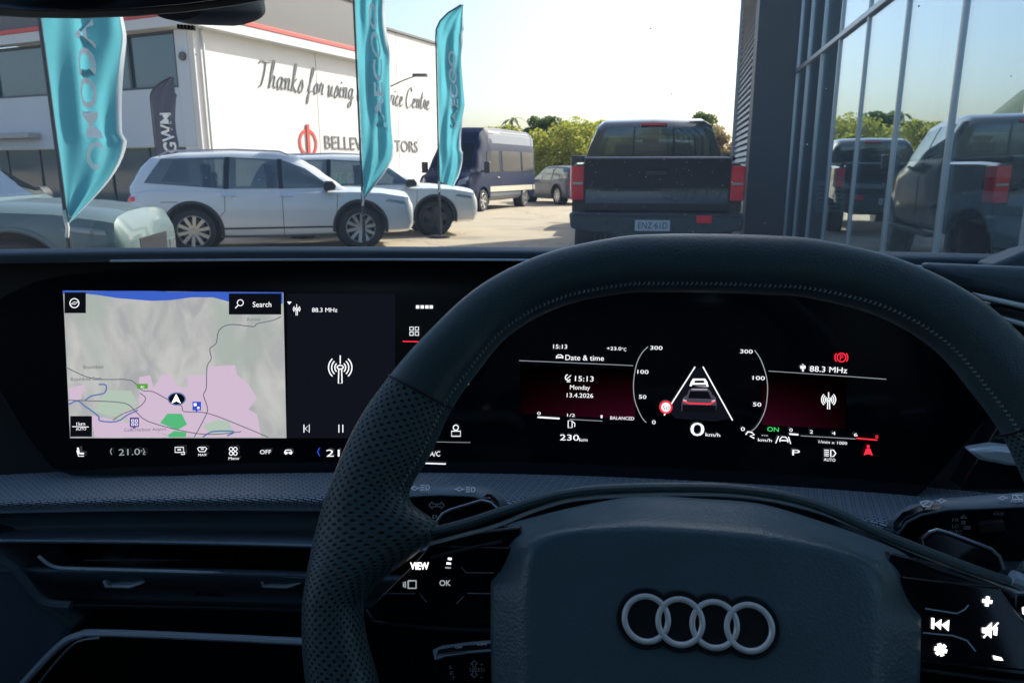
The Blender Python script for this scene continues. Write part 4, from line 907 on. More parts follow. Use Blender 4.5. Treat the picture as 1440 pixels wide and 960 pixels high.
# ------------------------------------------------------------------ rear view mirror
mr_ = root('rear_view_mirror', 'black rear view mirror hanging at the top left of the windscreen', 'mirror', cf(CX, .52, .20))
def mp(px, py, y=.46): return cpl(px, py, y)
lo = [(-140, 4), (-40, 17), (40, 22), (110, 23), (190, 20), (260, 14), (330, 5), (398, -8), (440, -34)]
rows = []
for d, up_ in ((0, 0), (.012, -3), (.03, -2), (.05, 30)):
    rows.append([C3(mp(a, b_ + up_ * -1 * 0 - (0 if d < .04 else 45), .46 + d)) for a, b_ in lo])
b = MB(); b.grid(rows)
top = [C3(mp(a, b_, .46) + Vector((0, -.004, .062 + .004 * i * 0))) for i, (a, b_) in enumerate(lo)]
b.grid([rows[0], top]); b.grid([top, [p + (cf(0, .05, -.01) - cf(0, 0, 0)) for p in top]])
obj('housing', b, M['cabin_black'], mr_, smooth=True, ang=30, solid=.003)
gl = [C3(mp(a, b_ - 8, .457)) for a, b_ in lo]
obj('mirror_glass', MB().grid([gl, [p + Vector((0, 0, .045)) for p in gl]]), M['chrome'], mr_, smooth=True, solid=.002)
b = MB(); rg_ = []
for t, sx_, sz in ((0, .018, .006), (.3, .025, .010), (.8, .026, .012), (1, .020, .010)):
    q = mp(272, 24, .56) + Vector((0, .10 * t - .02, .000 + .02 * t)); rg_.append([cf(q.x + sx_ * math.cos(a), q.y, q.z + (sz if math.sin(a) < 0 else .03) * math.sin(a)) for a in [k * math.pi / 10 for k in range(20)]])
b.loft(rg_); obj('sensor_cover', b, M['plastic'], mr_, smooth=True, ang=40)
b = MB()
for k in range(5): q = mp(252 + k * 5, 38 + k * .4, .545); b.box(tuple(C3(q)), (.0016, .004, .003))
obj('cooling_slots', b, M['cabin_black'], mr_)
# ------------------------------------------------------------------ dashboard
dash = root('dashboard', 'wide dark dashboard with woven trim shelf, curved glass displays and slim air vents', 'dashboard', cf(CX, .62, -.35))
def G(x): return .600 - .25 * (x - .10) ** 2
TL = .15
def dsp(u, v, off=0):
    y = G(u) + TL * (v + .19); nrm = Vector((.5 * (u - .10), 1, -TL)).normalized(); p = Vector((u, y, v)) - nrm * off; return C3(p)
def S2(px, py):
    r_ = carray(px, py); lo_, hi = .2, 1.2
    for _ in range(40):
        k = (lo_ + hi) / 2
        if k * r_.y < G(k * r_.x) + TL * (k * r_.z + .19): lo_ = k
        else: hi = k
    return (k * r_.x, k * r_.z)
def zat(py, y): return -y * math.tan(PITCH + math.atan((py - 480) / FPX))
XR = -.27
def sweep(name, prof, m, xs, uv=None, flip=False, curve=(.5, .5)):
    rows = []
    for x in xs:
        rows.append([cf(x, y + (G(x) - G(XR)) * (curve[0] + (curve[1] - curve[0]) * k / (len(prof) - 1)), z) for k, (y, z) in enumerate(prof)])
    L = [0]
    for a, b_ in zip(prof, prof[1:]): L.append(L[-1] + math.hypot(a[0] - b_[0], a[1] - b_[1]))
    return gridobj(name, rows, m, dash, (lambda i, j: (xs[i] * uv, L[j] * uv)) if uv else None)
XS = [-.95 + i * .05 for i in range(34)]
ev = lambda P_: [(y, zat(py, y)) for py, y in P_]
def sm(prof, n=5): return [(p.x, p.y) for p in smooth_pts([(a, b_, 0) for a, b_ in prof], n)]
# top pad: from the brow over the display to the foot of the windscreen
brow = sm(ev([(374, .562), (368, .560), (361, .560), (356, .566), (353, .578)]) + [(.62, -.068), (.75, -.085), (.95, -.112), (1.14, -.15)])
sweep('top_pad', brow, M['soft'], XS, curve=(1, 1))
rows = [[cf(x, G(x) + .02 + TL * (z + .19), z) for z in (zat(372, .57), -.15, -.26, -.30)] for x in XS]
gridobj('display_surround', rows, M['cabin_black'], dash)
ch = [(x, .5585 + G(x) - G(XR), zat(372.5, .5585)) for x in [-.40 + i * .02 for i in range(40)]]
obj('brow_trim', MB().tube([cf(*p) for p in ch], .0011, 6), M['silver_trim'], dash, smooth=True)
# glass
outl_top = [(-60, 470), (-20, 432), (20, 409), (50, 396), (90, 387), (150, 381), (250, 377), (400, 375), (700, 374), (1000, 382), (1200, 392), (1330, 420), (1400, 470), (1425, 520)]
outl_bot = [(-60, 490), (0, 548), (30, 600), (70, 655), (100, 668), (400, 671), (720, 670), (900, 680), (1102, 697), (1201, 703), (1269, 707), (1287, 700), (1308, 681), (1384, 592), (1425, 525)]
T_ = [S2(*p) for p in outl_top]; B_ = [S2(*p) for p in outl_bot]
def lin(tab, u):
    if u <= tab[0][0]: return tab[0][1]
    for a, b_ in zip(tab, tab[1:]):
        if u <= b_[0]: return a[1] + (b_[1] - a[1]) * (u - a[0]) / max(1e-6, b_[0] - a[0])
    return tab[-1][1]
u0, u1 = max(T_[0][0], B_[0][0]), min(T_[-1][0], B_[-1][0]); us = [u0 + (u1 - u0) * i / 90 for i in range(91)]
rows = [[dsp(u, lin(B_, u) + (lin(T_, u) - lin(B_, u)) * k / 6, 0) for k in range(7)] for u in us]
gls = gridobj('display_glass', rows, M['screen_black'], dash, solid=0)
back = [[dsp(u, lin(B_, u), 0) for u in us], [dsp(u, lin(B_, u) - .001, -.012) for u in us]]
obj('display_edge', MB().grid(back).grid([[dsp(u, lin(T_, u), 0) for u in us], [dsp(u, lin(T_, u), -.012) for u in us]]), M['gloss_black'], dash, smooth=True)
obj('display_outline', MB().tube([dsp(u, lin(B_, u), .0004) for u in us], .00035, 5), M['satin_dark'], dash, smooth=True)
MPX = .00056
def T(word, px0, px1, py, cap, m='e_white', nm='lettering', off=.003, thin=.0, sx=1.0, par=None, mb=None):
    a = S2(px0, py); b_ = S2(px1, py); v2, f2 = text2d(word, 1.0, thin=thin)
    xa = min(p[0] for p in v2); xb = max(p[0] for p in v2); kx = (b_[0] - a[0]) / (xb - xa); ky = cap * MPX / .72
    mb2 = mb or MB(); mb2.add([dsp(a[0] + (x - xa) * kx, a[1] + y * ky, off) for x, y in v2], f2)
    if mb is None: return obj(nm, mb2, M[m], par or gls)
def L(mb, pts, wpx=1.4, off=.0026, closed=False):
    q = [S2(*p) for p in pts]
    q2 = []
    for a, b_ in zip(q, q[1:]):
        n2 = max(1, int(abs(b_[0] - a[0]) / .02)); q2 += [(a[0] + (b_[0] - a[0]) * k / n2, a[1] + (b_[1] - a[1]) * k / n2) for k in range(n2)]
    q2.append(q[-1]); stroke2(mb, q2, wpx * MPX, lambda u, v: dsp(u, v, off), closed); return mb
def F(mb, pts, off=.0014): mb.poly([dsp(*S2(*p), off) for p in pts]); return mb
def Q(nm, x0, y0, x1, y1, m, off=.001, n=8, sk=0):
    rows = []
    for i in range(n + 1):
        x = x0 + (x1 - x0) * i / n; rows.append([dsp(*S2(x, y0 + sk * (x - x0)), off), dsp(*S2(x, y1 + sk * (x - x0)), off)])
    return obj(nm, MB().grid(rows), M[m], gls, smooth=True)
def OL(nm, pls, w_, off, m, smo=False, closed=False):
    for pl in pls:
        if smo: pl = [(p.x, p.y) for p in smooth_pts([(q[0], q[1], 0) for q in pl], 3)]
        obj(nm, L(MB(), pl, w_, off, closed), M[m], gls)
def OF(nm, pls, off, m):
    for pl in pls: obj(nm, F(MB(), pl, off), M[m], gls)
# --- navigation map
def mxy(x, y):      # slight trapezoid of the map as seen
    return (x, y)
rows = []
for i in range(17):
    t = i / 16; xt = 89 + 309.5 * t; xb = 99 + 304 * t; yt = 408.5 + 2.5 * t; yb = 615.5
    rows.append([dsp(*S2(xt + (xb - xt) * k / 8, yt + (yb - yt) * k / 8), .0005) for k in range(9)])
mp_ = gridobj('navigation_map', rows, M['e_map'], gls)
sea = [(89, 408.5, 413), (122, 409, 413), (140, 409, 415), (165, 409, 419), (190, 409, 421), (215, 409, 423), (240, 410, 422), (270, 410, 418), (300, 410, 418), (330, 410.5, 426), (398, 411, 427)]
sb_ = MB(); sb_.grid([[dsp(*S2(x, a), .0009) for x, a, c_ in sea], [dsp(*S2(x, c_), .0009) for x, a, c_ in sea]]); obj('map_sea', sb_, M['e_sea'], gls)
OF('map_town_area', [[(296, 515), (331, 513), (334, 527), (350, 540), (362, 560), (350, 575), (362, 582), (368, 614), (285, 614), (240, 612), (190, 598), (172, 580), (196, 574), (197, 565), (196, 530), (212, 527), (216, 545), (228, 527), (240, 525), (250, 543), (265, 545), (264, 527), (289, 527)],
    [(160, 568), (178, 564), (184, 573), (172, 579), (162, 576)], [(98, 545), (120, 540), (115, 560), (98, 566)], [(128, 583), (190, 596), (240, 614), (134, 614)]], .0009, 'e_pink')
OF('map_park', [[(226, 594), (236, 581), (256, 581), (264, 596), (250, 604)], [(237, 611), (246, 605), (263, 607), (262, 614), (238, 614)]], .0013, 'e_mgreen')
OF('map_woodland', [[(300, 588), (322, 592), (330, 607), (300, 610), (286, 600)], [(150, 548), (185, 549), (194, 565), (165, 586), (134, 578)]], .0011, 'e_sage')
OL('map_road', [[(396, 445), (385, 450), (362, 455), (357, 459), (325, 456), (309, 464), (305, 482), (296, 490), (298, 504), (292, 515), (291, 545), (287, 555), (292, 570), (291, 582), (274, 614)], [(94, 516), (125, 530), (150, 533), (185, 534), (200, 548), (216, 550), (235, 560), (256, 570), (260, 578), (292, 580), (340, 598), (378, 614)], [(96, 562), (130, 563), (176, 566), (192, 578), (210, 592), (262, 606), (300, 610), (340, 606)], [(198, 552), (206, 560), (196, 572), (172, 582), (160, 590)]], 1.3, .0016, 'e_road', True)
OL('map_river', [[(98, 568), (110, 563), (120, 570), (130, 577), (140, 585), (142, 591), (165, 592), (180, 583), (195, 576)], [(120, 563), (130, 556), (148, 552), (150, 541), (140, 540)], [(286, 614), (300, 606), (330, 606), (320, 612)]], 2.2, .0015, 'e_river', True)
for w_, a, b_, y, c_ in (('Boambee', 119, 147, 518, 5.5), ('Boambee East', 101, 144, 535, 5.5), ('Korora', 349, 367, 451, 5), ('Coffs Harbour Airport', 176, 235, 606, 5)): T(w_, a, b_, y, c_, 'e_road', 'map_place_name', .0020, thin=0)
Q('map_road_tag', 194, 539, 209, 546, 'e_tag', .0018, 2); T('A1', 199, 204, 545, 4, 'e_white', 'map_road_tag_text', .0022)
b = MB(); b.poly([dsp(*S2(250 + 12 * math.cos(a), 560 + 8.5 * math.sin(a)), .0022) for a in [k * math.pi / 12 for k in range(24)]]); obj('position_disc', b, M['e_black'], gls)
b = MB(); L(b, [(250 + 12 * math.cos(a), 560 + 8.5 * math.sin(a)) for a in [k * math.pi / 12 for k in range(24)]], 1.6, .0024, True); obj('position_ring', b, M['e_river'], gls)
b = MB(); F(b, [(249.5, 553), (256, 566), (250, 563)], .0028); F(b, [(249.5, 553), (250, 563), (243, 566)], .0028); obj('position_arrow', b, M['e_hot'], gls)
b = MB(); F(b, [(272, 564), (284, 564), (284, 576), (279, 576), (278, 580), (276, 576), (272, 576)], .0022); obj('map_pin', b, M['e_blue'], gls)
b = MB(); F(b, [(274, 566), (278, 566), (278, 570), (274, 570)], .0026); F(b, [(279, 571), (282, 571), (282, 574), (279, 574)], .0026); obj('map_pin_icon', b, M['e_white'], gls)
b = MB(); F(b, [(184, 586), (197, 586), (197, 599), (192, 600), (190, 603), (188, 600), (184, 599)], .0022); obj('map_pin', b, M['e_violet'], gls)
b = MB()
for x in (187, 192): 
    for y in (589, 594): L(b, [(x, y), (x + 3, y), (x + 3, y + 3), (x, y + 3)], 1, .0026, True)
obj('map_pin_icon', b, M['e_white'], gls)
# tiles and their symbols
Q('compass_tile', 92.5, 411, 122.5, 440, 'e_black', .0022, 2); Q('search_tile', 323, 412.5, 396.5, 442, 'e_black', .0022, 3); Q('scale_tile', 100.5, 584, 131, 613, 'e_black', .0022, 2)
b = MB(); L(b, arc2(107, 426, 6.3, 0, 360, 24)[:-1], 1.2, .003, True); L(b, [(102, 427.5), (106, 424.5), (112, 424.5), (108, 427.5)], 1.0, .003, True); obj('compass_icon', b, M['e_white'], gls)
b = MB(); L(b, arc2(339.5, 425.5, 4.2, 0, 360, 20)[:-1], 1.1, .003, True); L(b, [(336.5, 429), (332.5, 433)], 1.4, .003); obj('search_icon', b, M['e_white'], gls)
T('Search', 357, 383, 431.5, 8); T('1km', 110, 122, 597, 5); T('AUTO', 109, 123.5, 604, 4.2); b = MB(); L(b, [(104, 598.5), (127, 599)], 1.1, .003); obj('scale_line', b, M['e_white'], gls)
# --- radio tile
Q('radio_tile', 404, 413, 556, 615.5, 'e_panel', .0006, 8); Q('artwork_tile', 434, 474, 528, 562, 'e_panel', .001, 5)
def tower(b, cx, cy, s, wpx, off=.003, n=3):
    for k in range(n):
        r_ = s * (.38 + .22 * k); L(b, arc2(cx, cy - s * .1, r_, -48, 48, 10), wpx, off); L(b, arc2(cx, cy - s * .1, r_, 132, 228, 10), wpx, off)
    L(b, [(cx, cy - s * .95), (cx, cy - s * .35)], wpx, off); L(b, arc2(cx, cy - s * .12, s * .22, 0, 360, 14, s * .13)[:-1], wpx, off, True)
    L(b, [(cx - s * .10, cy + s * .02), (cx - s * .13, cy + s), (cx + s * .13, cy + s), (cx + s * .10, cy + s * .02)], wpx, off)
b = MB(); tower(b, 479.5, 518, 20, 1.7); obj('radio_symbol', b, M['e_white'], gls)
b = MB(); tower(b, 418.5, 435, 8, 1.0, n=2); F(b, [(405, 424), (411.5, 424), (408.2, 428)], .003); obj('radio_symbol', b, M['e_white'], gls)
T('88.3 MHz', 440, 475.5, 438.5, 6.5)
b = MB(); L(b, [(428.5, 596), (428.5, 607)], 1.3); L(b, [(436, 596), (430, 601.5), (436, 607)], 1.3, closed=True); L(b, [(477.5, 596), (477.5, 607)], 1.4); L(b, [(483, 596), (483, 607)], 1.4); obj('playback_keys', b, M['e_white'], gls)
b = MB()
for i, x in enumerate((588, 594.5, 601, 607)): F(b, [(x - 2.3, 429), (x + 2.3, 429), (x + 2.3, 433.6), (x - 2.3, 433.6)], .003)
obj('page_dots', b, M['e_white'], gls)
b = MB()
for x in (577, 584.5):
    for y in (459.5, 466.5): L(b, [(x, y), (x + 4.8, y), (x + 4.8, y + 4.6), (x, y + 4.6)], 1.2, .003, True)
obj('menu_grid_icon', b, M['e_white'], gls)
b = MB(); L(b, [(567, 479.5), (592, 480)], 1.6); obj('red_underline', b, M['e_red'], gls)
b = MB(); L(b, [(659, 523), (659, 540)], 1.6); obj('slider_mark', b, M['e_white'], gls)
b = MB(); L(b, arc2(641.5, 600, 3.6, 0, 360, 16)[:-1], 1.3, .003, True); L(b, [(635.5, 605), (648, 605), (648, 612), (635.5, 612)], 1.4, .003, True); obj('driver_icon', b, M['e_white'], gls)
T('A/C', 605, 619.5, 640, 8)
b = MB(); L(b, [(577, 649.5), (595.5, 650)], 1.8); L(b, [(597.5, 650), (627.5, 651)], 1.8); L(b, [(583, 644.5), (591, 644)], 2); L(b, [(589, 634), (591.5, 637), (588, 639)], 1.3); obj('climate_key_lines', b, M['e_white'], gls)
b = MB(); L(b, [(605, 620), (662, 621)], .7); obj('divider_line', b, M['e_line'], gls)
# --- climate row
T('21.0', 169, 199, 639, 10, 'e_dim'); T('°c', 199.5, 207, 638, 7, 'e_dim'); T('21', 460, 478.5, 640.5, 11, 'e_white'); T('OFF', 367, 382.5, 637, 6.5); T('MAX', 280.5, 292.5, 639.8, 3.6); T('Menu', 323, 337.5, 645, 4.4)
b = MB(); L(b, [(159, 629), (157, 633.5), (159, 638)], 1.1); L(b, [(203, 629), (205, 633.5), (203, 638)], 1.0); obj('temperature_arrow', b, M['e_dim'], gls)
b = MB(); L(b, [(450.5, 628.5), (447.5, 634), (450.5, 640)], 1.5); obj('temperature_arrow', b, M['e_blue'], gls)
b = MB()
L(b, [(111.5, 628), (113, 636), (120, 636.5)], 2.6); L(b, [(110, 632), (112.5, 640), (120, 640)], 1.2)
for cx in (254,): L(b, [(248, 627.5), (260, 627.5), (260, 634.5), (248, 634.5)], 1.3, .003, True); L(b, [(251, 631), (256, 631)], 1.6); L(b, [(256, 637.5), (261, 637.5), (261, 634)], 1.2)
L(b, [(279.5, 629), (281.5, 627.5), (290.5, 627.5), (292.5, 629), (290, 633.5), (282, 633.5)], 1.2, .003, True); L(b, [(284, 630), (288, 630)], 1.5)
for dx, dy in ((-3, -3), (3, -3), (-3, 3), (3, 3)): L(b, arc2(329.5 + dx, 633 + dy, 2.6, 0, 360, 10)[:-1], 1.1, .003, True)
L(b, [(401, 635), (403, 631.5), (410, 631.5), (412.5, 635), (401, 635.5)], 1.3); L(b, arc2(403.5, 635.5, 1.6, 0, 360, 8)[:-1], 1.2, .003, True); L(b, arc2(410, 635.5, 1.6, 0, 360, 8)[:-1], 1.2, .003, True)
obj('climate_icons', b, M['e_white'], gls)
# --- instrument display
def gradmat(name, flip):
    m = emat(name, (.30, .02, .09), 1); n = m.node_tree; e = [x for x in n.nodes if x.type == 'EMISSION'][0]
    tc = n.nodes.new('ShaderNodeTexCoord'); s_ = n.nodes.new('ShaderNodeSeparateXYZ'); n.links.new(tc.outputs['Generated'], s_.inputs[0])
    a = n.nodes.new('ShaderNodeMath'); a.operation = 'SUBTRACT'; a.inputs[0].default_value = 1; n.links.new(s_.outputs['Z'], a.inputs[1])
    h = n.nodes.new('ShaderNodeMath'); h.operation = 'POWER'; h.inputs[1].default_value = 1.6; n.links.new(a.outputs[0], h.inputs[0])
    xx = n.nodes.new('ShaderNodeMapRange'); xx.inputs[3].default_value = 1.0 if flip else .15; xx.inputs[4].default_value = .12 if flip else 1.0; n.links.new(s_.outputs['X'], xx.inputs[0])
    mu = n.nodes.new('ShaderNodeMath'); mu.operation = 'MULTIPLY'; n.links.new(h.outputs[0], mu.inputs[0]); n.links.new(xx.outputs[0], mu.inputs[1])
    m2 = n.nodes.new('ShaderNodeMath'); m2.operation = 'MULTIPLY'; m2.inputs[1].default_value = .05; n.links.new(mu.outputs[0], m2.inputs[0]); n.links.new(m2.outputs[0], e.inputs[1]); return m
M['g1'] = gradmat('red_fade', False); M['g2'] = gradmat('red_fade_right', True)
Q('red_backdrop', 732, 512, 893, 581, 'g1', .0006, 8, .05); Q('red_backdrop', 1072, 520, 1190, 597, 'g2', .0006, 8, .05)
T('15:13', 778, 797.5, 489.5, 6.3); T('+23.0', 853, 873.5, 491.5, 5); T('°C', 874.5, 880.5, 493, 5); T('Date & time', 795, 849, 505.5, 8); T('15:13', 808.5, 834.5, 535, 8); T('Monday', 801.5, 829.5, 546.5, 6.8); T('13.4.2026', 797, 834, 557.5, 6.6)
T('0', 755.5, 760.5, 582, 4.5); T('1/2', 797.5, 808.5, 584.5, 4.5); T('1', 844.5, 847, 586.5, 4.5); T('BALANCED', 858, 891.5, 588.5, 5); T('230', 787.5, 814, 617.5, 9); T('km', 814.5, 826, 619, 5)
T('300', 914, 931, 491, 5.8); T('100', 896, 911.5, 524.5, 5.8); T('50', 898, 908.5, 559.5, 5.8); T('0', 916.5, 921.5, 595, 5.8)
T('300', 1040, 1057.5, 496, 5.8); T('100', 1057.5, 1074.5, 533, 5.8); T('50', 1058, 1069.5, 570, 5.8); T('0', 1041, 1046.5, 604.5, 5.8)
T('0', 970, 989.5, 611, 20, thin=.0); T('km/h', 991.5, 1012, 612, 5.4)
T('88.3 MHz', 1137.5, 1190, 521.5, 8.2); T('ON', 1078, 1094, 605, 6.6, 'e_green'); T('---', 1070, 1079, 612, 4); T('km/h', 1065, 1084.5, 619, 4.6)
for w_, a, b_, y in (('0', 1109, 1113.5, 605.5), ('2', 1137.5, 1142, 608), ('4', 1168.5, 1173.5, 610), ('6', 1199.5, 1204.5, 612)): T(w_, a, b_, y, 5)
T('8', 1229.5, 1233.5, 615, 5, 'e_red'); T('1/min x 1000', 1150, 1190, 621.5, 4.2); T('P', 1113, 1123.5, 638.5, 8.5, thin=0); T('AUTO', 1157, 1173.5, 646.5, 4.5)
OL('divider_line', [[(730, 506.5), (890, 513.5)], [(1080, 521), (1245, 532.5)], [(801, 588.5), (847, 591)], [(1125, 611.5), (1202, 616)]], .9, .0026, 'e_line')
OL('gauge_fill', [[(756, 585.5), (787, 587.5)], [(1109, 609), (1122, 610)]], 2.2, .0026, 'e_white')
b = MB(); L(b, [(1203, 615), (1232.5, 617.5)], 1.8); obj('red_gauge_end', b, M['e_red'], gls)
arcL = [(911, 487), (903, 495), (896, 508), (892, 525), (890.5, 542), (892, 560), (897, 575), (903, 587), (908.5, 593)]; arcR = [(1060.5, 492), (1068, 503), (1074, 518), (1078, 535), (1078.5, 552), (1076, 572), (1070, 588), (1062, 600), (1056, 605)]
OL('dial_arc', [arcL, arcR], 1.2, .0026, 'e_dim', True)
b = MB(); F(b, [(972, 517), (986, 517), (1026, 588), (1005, 592), (950, 588), (940, 577)], .001); obj('lane_surface', b, M['e_panel'], gls)
OL('lane_line', [[(977, 515), (933.5, 583)], [(988, 515), (1029.5, 590)]], 1.7, .0026, 'e_white')
b = MB(); F(b, [(969, 542), (971, 536), (974, 531.5), (991, 531.5), (994, 536), (996, 543)], .0028); obj('car_ahead_picture', b, M['e_white'], gls)
b = MB(); F(b, [(975.5, 537.5), (977, 534), (989, 534), (990.5, 537.5)], .0031); F(b, [(972, 542.2), (993, 542.2), (992, 540), (973, 540)], .0031); obj('car_ahead_windows', b, M['e_black'], gls)
b = MB(); F(b, [(958, 566), (960, 558), (966, 554), (968, 547.5), (972, 545), (994, 545), (998, 548), (1001, 554), (1006, 558), (1007, 568), (1006, 578), (958, 577)], .0028); obj('own_car_picture', b, emat('picture_grey', (.07, .065, .09), .8), gls)
b = MB(); F(b, [(967, 559), (970, 549), (995, 549.5), (1000, 560)], .003); F(b, [(959, 568), (1006, 569), (1006, 579), (959, 578)], .0029); obj('own_car_glass', b, M['e_black'], gls)
b = MB(); L(b, [(960, 563), (969, 566), (997, 567), (1005, 563)], 2.0, .0033); obj('own_car_tail_light', b, M['e_red'], gls)
b = MB(); L(b, [(960, 561), (965, 562.5)], 1.8, .0034); L(b, [(1000, 563), (1005, 561.5)], 1.8, .0034); L(b, [(972, 546.5), (994, 546.5)], 1.3, .0033); obj('own_car_highlight', b, emat('picture_light', (.6, .55, .62), .8), gls)
b = MB(); b.poly([dsp(*S2(936 + 9 * math.cos(a), 571.5 + 9 * math.sin(a)), .0026) for a in [k * math.pi / 12 for k in range(24)]]); obj('speed_limit_disc', b, M['e_white'], gls)
b = MB(); L(b, arc2(936, 571.5, 7.8, 0, 360, 24)[:-1], 2.8, .0029, True); obj('speed_limit_ring', b, M['e_red'], gls); T('50', 931, 941, 575, 6, 'e_black', 'speed_limit_number', .0032, thin=0)
b = MB(); tower(b, 1164, 562, 12, 1.4, n=3); obj('radio_symbol', b, M['e_white'], gls)
b = MB(); tower(b, 1128, 516, 5.5, 1.0, n=2); L(b, [(782.5, 503.5), (782.5, 500.5), (785, 498.5), (789, 498.5), (791.5, 500.5), (791.5, 503.5)], 1.3); L(b, [(782, 502), (792, 502)], 1.6)
L(b, arc2(799, 530, 4, 40, 260, 10), 1.5); L(b, [(797, 532), (803, 527)], 1.2); L(b, [(797, 536), (802, 536)], 1.2)
L(b, [(799, 600), (799, 590.5), (804.5, 590.5), (804.5, 600)], 1.3, .003, True); L(b, [(805.5, 592), (808.5, 594.5), (808, 599)], 1.2)
L(b, [(1048, 610), (1051, 606), (1056, 606.5), (1060, 610), (1054, 612), (1060, 615)], 1.8); L(b, [(1090, 622), (1094, 612)], 1.3); L(b, [(1111, 623), (1108, 613)], 1.3); L(b, [(1096, 620), (1096, 616), (1099, 613), (1104, 613.5), (1107, 617), (1107, 621)], 1.4); L(b, [(1096, 618), (1107, 618.5)], 1.5)
L(b, [(1167, 631), (1167, 640.5), (1171, 640), (1174, 636), (1171, 631.5)], 1.5, .003, True)
for k in range(4): L(b, [(1158, 631.5 + 2.6 * k), (1164.5, 631.8 + 2.6 * k)], 1.2)
obj('status_icons', b, M['e_white'], gls)
b = MB(); L(b, arc2(1182, 502, 6, 0, 360, 20)[:-1], 1.5, .003, True); L(b, arc2(1182, 502, 9, -40, 40, 6), 1.5); L(b, arc2(1182, 502, 9, 140, 220, 6), 1.5); L(b, [(1180.5, 505.5), (1180.5, 498.5), (1184, 499), (1184, 502), (1181, 502)], 1.2)
b.poly([dsp(*S2(1219.5 + 2.2 * math.cos(a), 626.5 + 2.6 * math.sin(a)), .003) for a in [k * math.pi / 6 for k in range(12)]]); F(b, [(1216.5, 629.5), (1222.5, 629.5), (1226, 639), (1219.5, 637), (1213, 638.5)], .003)
obj('warning_lights', b, M['e_red'], gls)
# --- woven shelf, lower fascia and vents
fab = sm([(.578, zat(673, .578)), (.56, zat(686, .56)), (.515, zat(715, .515)), (.503, zat(724, .503)), (.498, zat(733, .498)), (.503, zat(742, .503)), (.515, zat(746, .515))], 6)
sweep('woven_shelf', fab, M['fabric'], XS, uv=230, curve=(1.0, .72))
low = sm(ev([(746, .515), (750, .535), (768, .536), (780, .53)]), 4); sweep('lower_fascia', low, M['soft'], XS, curve=(.72, .5))
tr_ = sm(ev([(780, .53), (786, .515), (793, .503), (798, .500), (800.5, .503)]), 5); sweep('vent_upper_trim', tr_, M['satin'], XS)
v_ = ev([(800.5, .503), (801, .55), (833, .55), (834, .508)]); sweep('vent_recess', v_, M['gloss_black'], XS)
v_ = sm(ev([(834, .508), (838, .498), (846, .496), (856, .505), (868, .53), (882, .53)]), 4); sweep('vent_lower_lip', v_, M['soft'], XS)
v_ = sm(ev([(882, .53), (886, .515), (890, .508), (894, .507), (897, .512)]), 4); sweep('console_trim', v_, M['satin_dark'], XS)
v_ = ev([(897, .512), (899, .53), (905, .53), (1200, .53), (1500, .50)]); sweep('console_face', v_, M['gloss_black'], XS)
def dfc(px, py, y0):     # on the lower fascia, following the sweep
    r_ = carray(px, py); lo_, hi = .2, 1.2
    for _ in range(40):
        k = (lo_ + hi) / 2
        if k * r_.y < y0 + (G(k * r_.x) - G(XR)) * .5: lo_ = k
        else: hi = k
    return cf(k * r_.x, k * r_.y, k * r_.z)
def ftube(nm, pts, y0, r_, m, flat=1, n=6, par=None):
    q = smooth_pts([(p[0], p[1], 0) for p in pts], 6); return obj(nm, MB().tube([dfc(p.x, p.y, y0) for p in q], r_, 8, flat), M[m], par or dash, smooth=True)
ftube('vent_trim_line', [(54, 781), (66, 791), (80, 797), (110, 799), (250, 803), (440, 811)], .497, .0014, 'silver_trim')
ftube('console_trim_line', [(20, 975), (60, 930), (90, 902), (112, 892), (135, 889), (250, 893), (440, 902)], .498, .0030, 'silver_trim')
ftube('console_trim_line', [(44, 975), (72, 938), (100, 908), (118, 899), (140, 896.5)], .495, .0010, 'alu')
obj('console_side', MB().prism([dfc(*p, .497) for p in ((-60, 760), (0, 780), (20, 800), (55, 850), (100, 880), (90, 900), (15, 975), (-60, 1000))], cf(0, .05, 0) - cf(0, 0, 0)), M['soft'], dash, bevel=.004)
ftube('vent_edge', [(0, 783), (22, 800), (48, 832), (66, 847), (100, 851)], .492, .0035, 'soft')
for x in (170, 392):
    vt = obj('vent_tab', MB().prism([dfc(*p, .500) for p in ((x - 26, 817), (x - 23, 826), (x + 12, 827.5), (x + 32, 820), (x + 30, 818), (x + 10, 823.5), (x - 20, 822.5), (x - 22, 817))], cf(0, .012, 0) - cf(0, 0, 0)), M['silver_trim'], dash, bevel=.0006)
obj('vent_label', MB().prism([dfc(*p, .530) for p in ((274, 824), (313, 825), (313, 838), (274, 837))], cf(0, .004, 0) - cf(0, 0, 0)), M['satin_dark'], dash)
for k in range(3): ftube('vent_slat', [(70, 808 + 9 * k), (250, 811.5 + 9 * k), (440, 818 + 9 * k)], .535, .0012, 'cabin_black')
# right hand end: pad, vent and chrome blade
def rp(pts, y, m, nm, th=.02, bev=.003): return obj(nm, MB().prism([C3(cpl(a, b_, y)) for a, b_ in pts], cf(0, th, 0) - cf(0, 0, 0)), M[m], dash, bevel=bev)
rp([(1300, 372), (1500, 380), (1500, 436), (1440, 424), (1380, 408), (1340, 400)], .52, 'soft', 'end_pad', .02, .006)
rp([(1370, 412), (1500, 440), (1500, 448), (1380, 421)], .512, 'silver_trim', 'end_trim', .006, .001)
rp([(1392, 426), (1500, 449), (1500, 690), (1350, 690), (1404, 600)], .53, 'gloss_black', 'end_vent', .02, .002)
rp([(1400, 442), (1500, 468), (1500, 480), (1415, 452)], .518, 'silver_trim', 'end_vent_blade', .006, .001)
rp([(1362, 634), (1400, 628), (1500, 640), (1500, 662), (1420, 656), (1380, 648)], .515, 'silver_trim', 'end_vent_blade', .012, .003)
b = MB(); pp = [(1392, 374), (1412, 366), (1440, 354), (1520, 335), (1520, 400), (1440, 392), (1400, 384)]
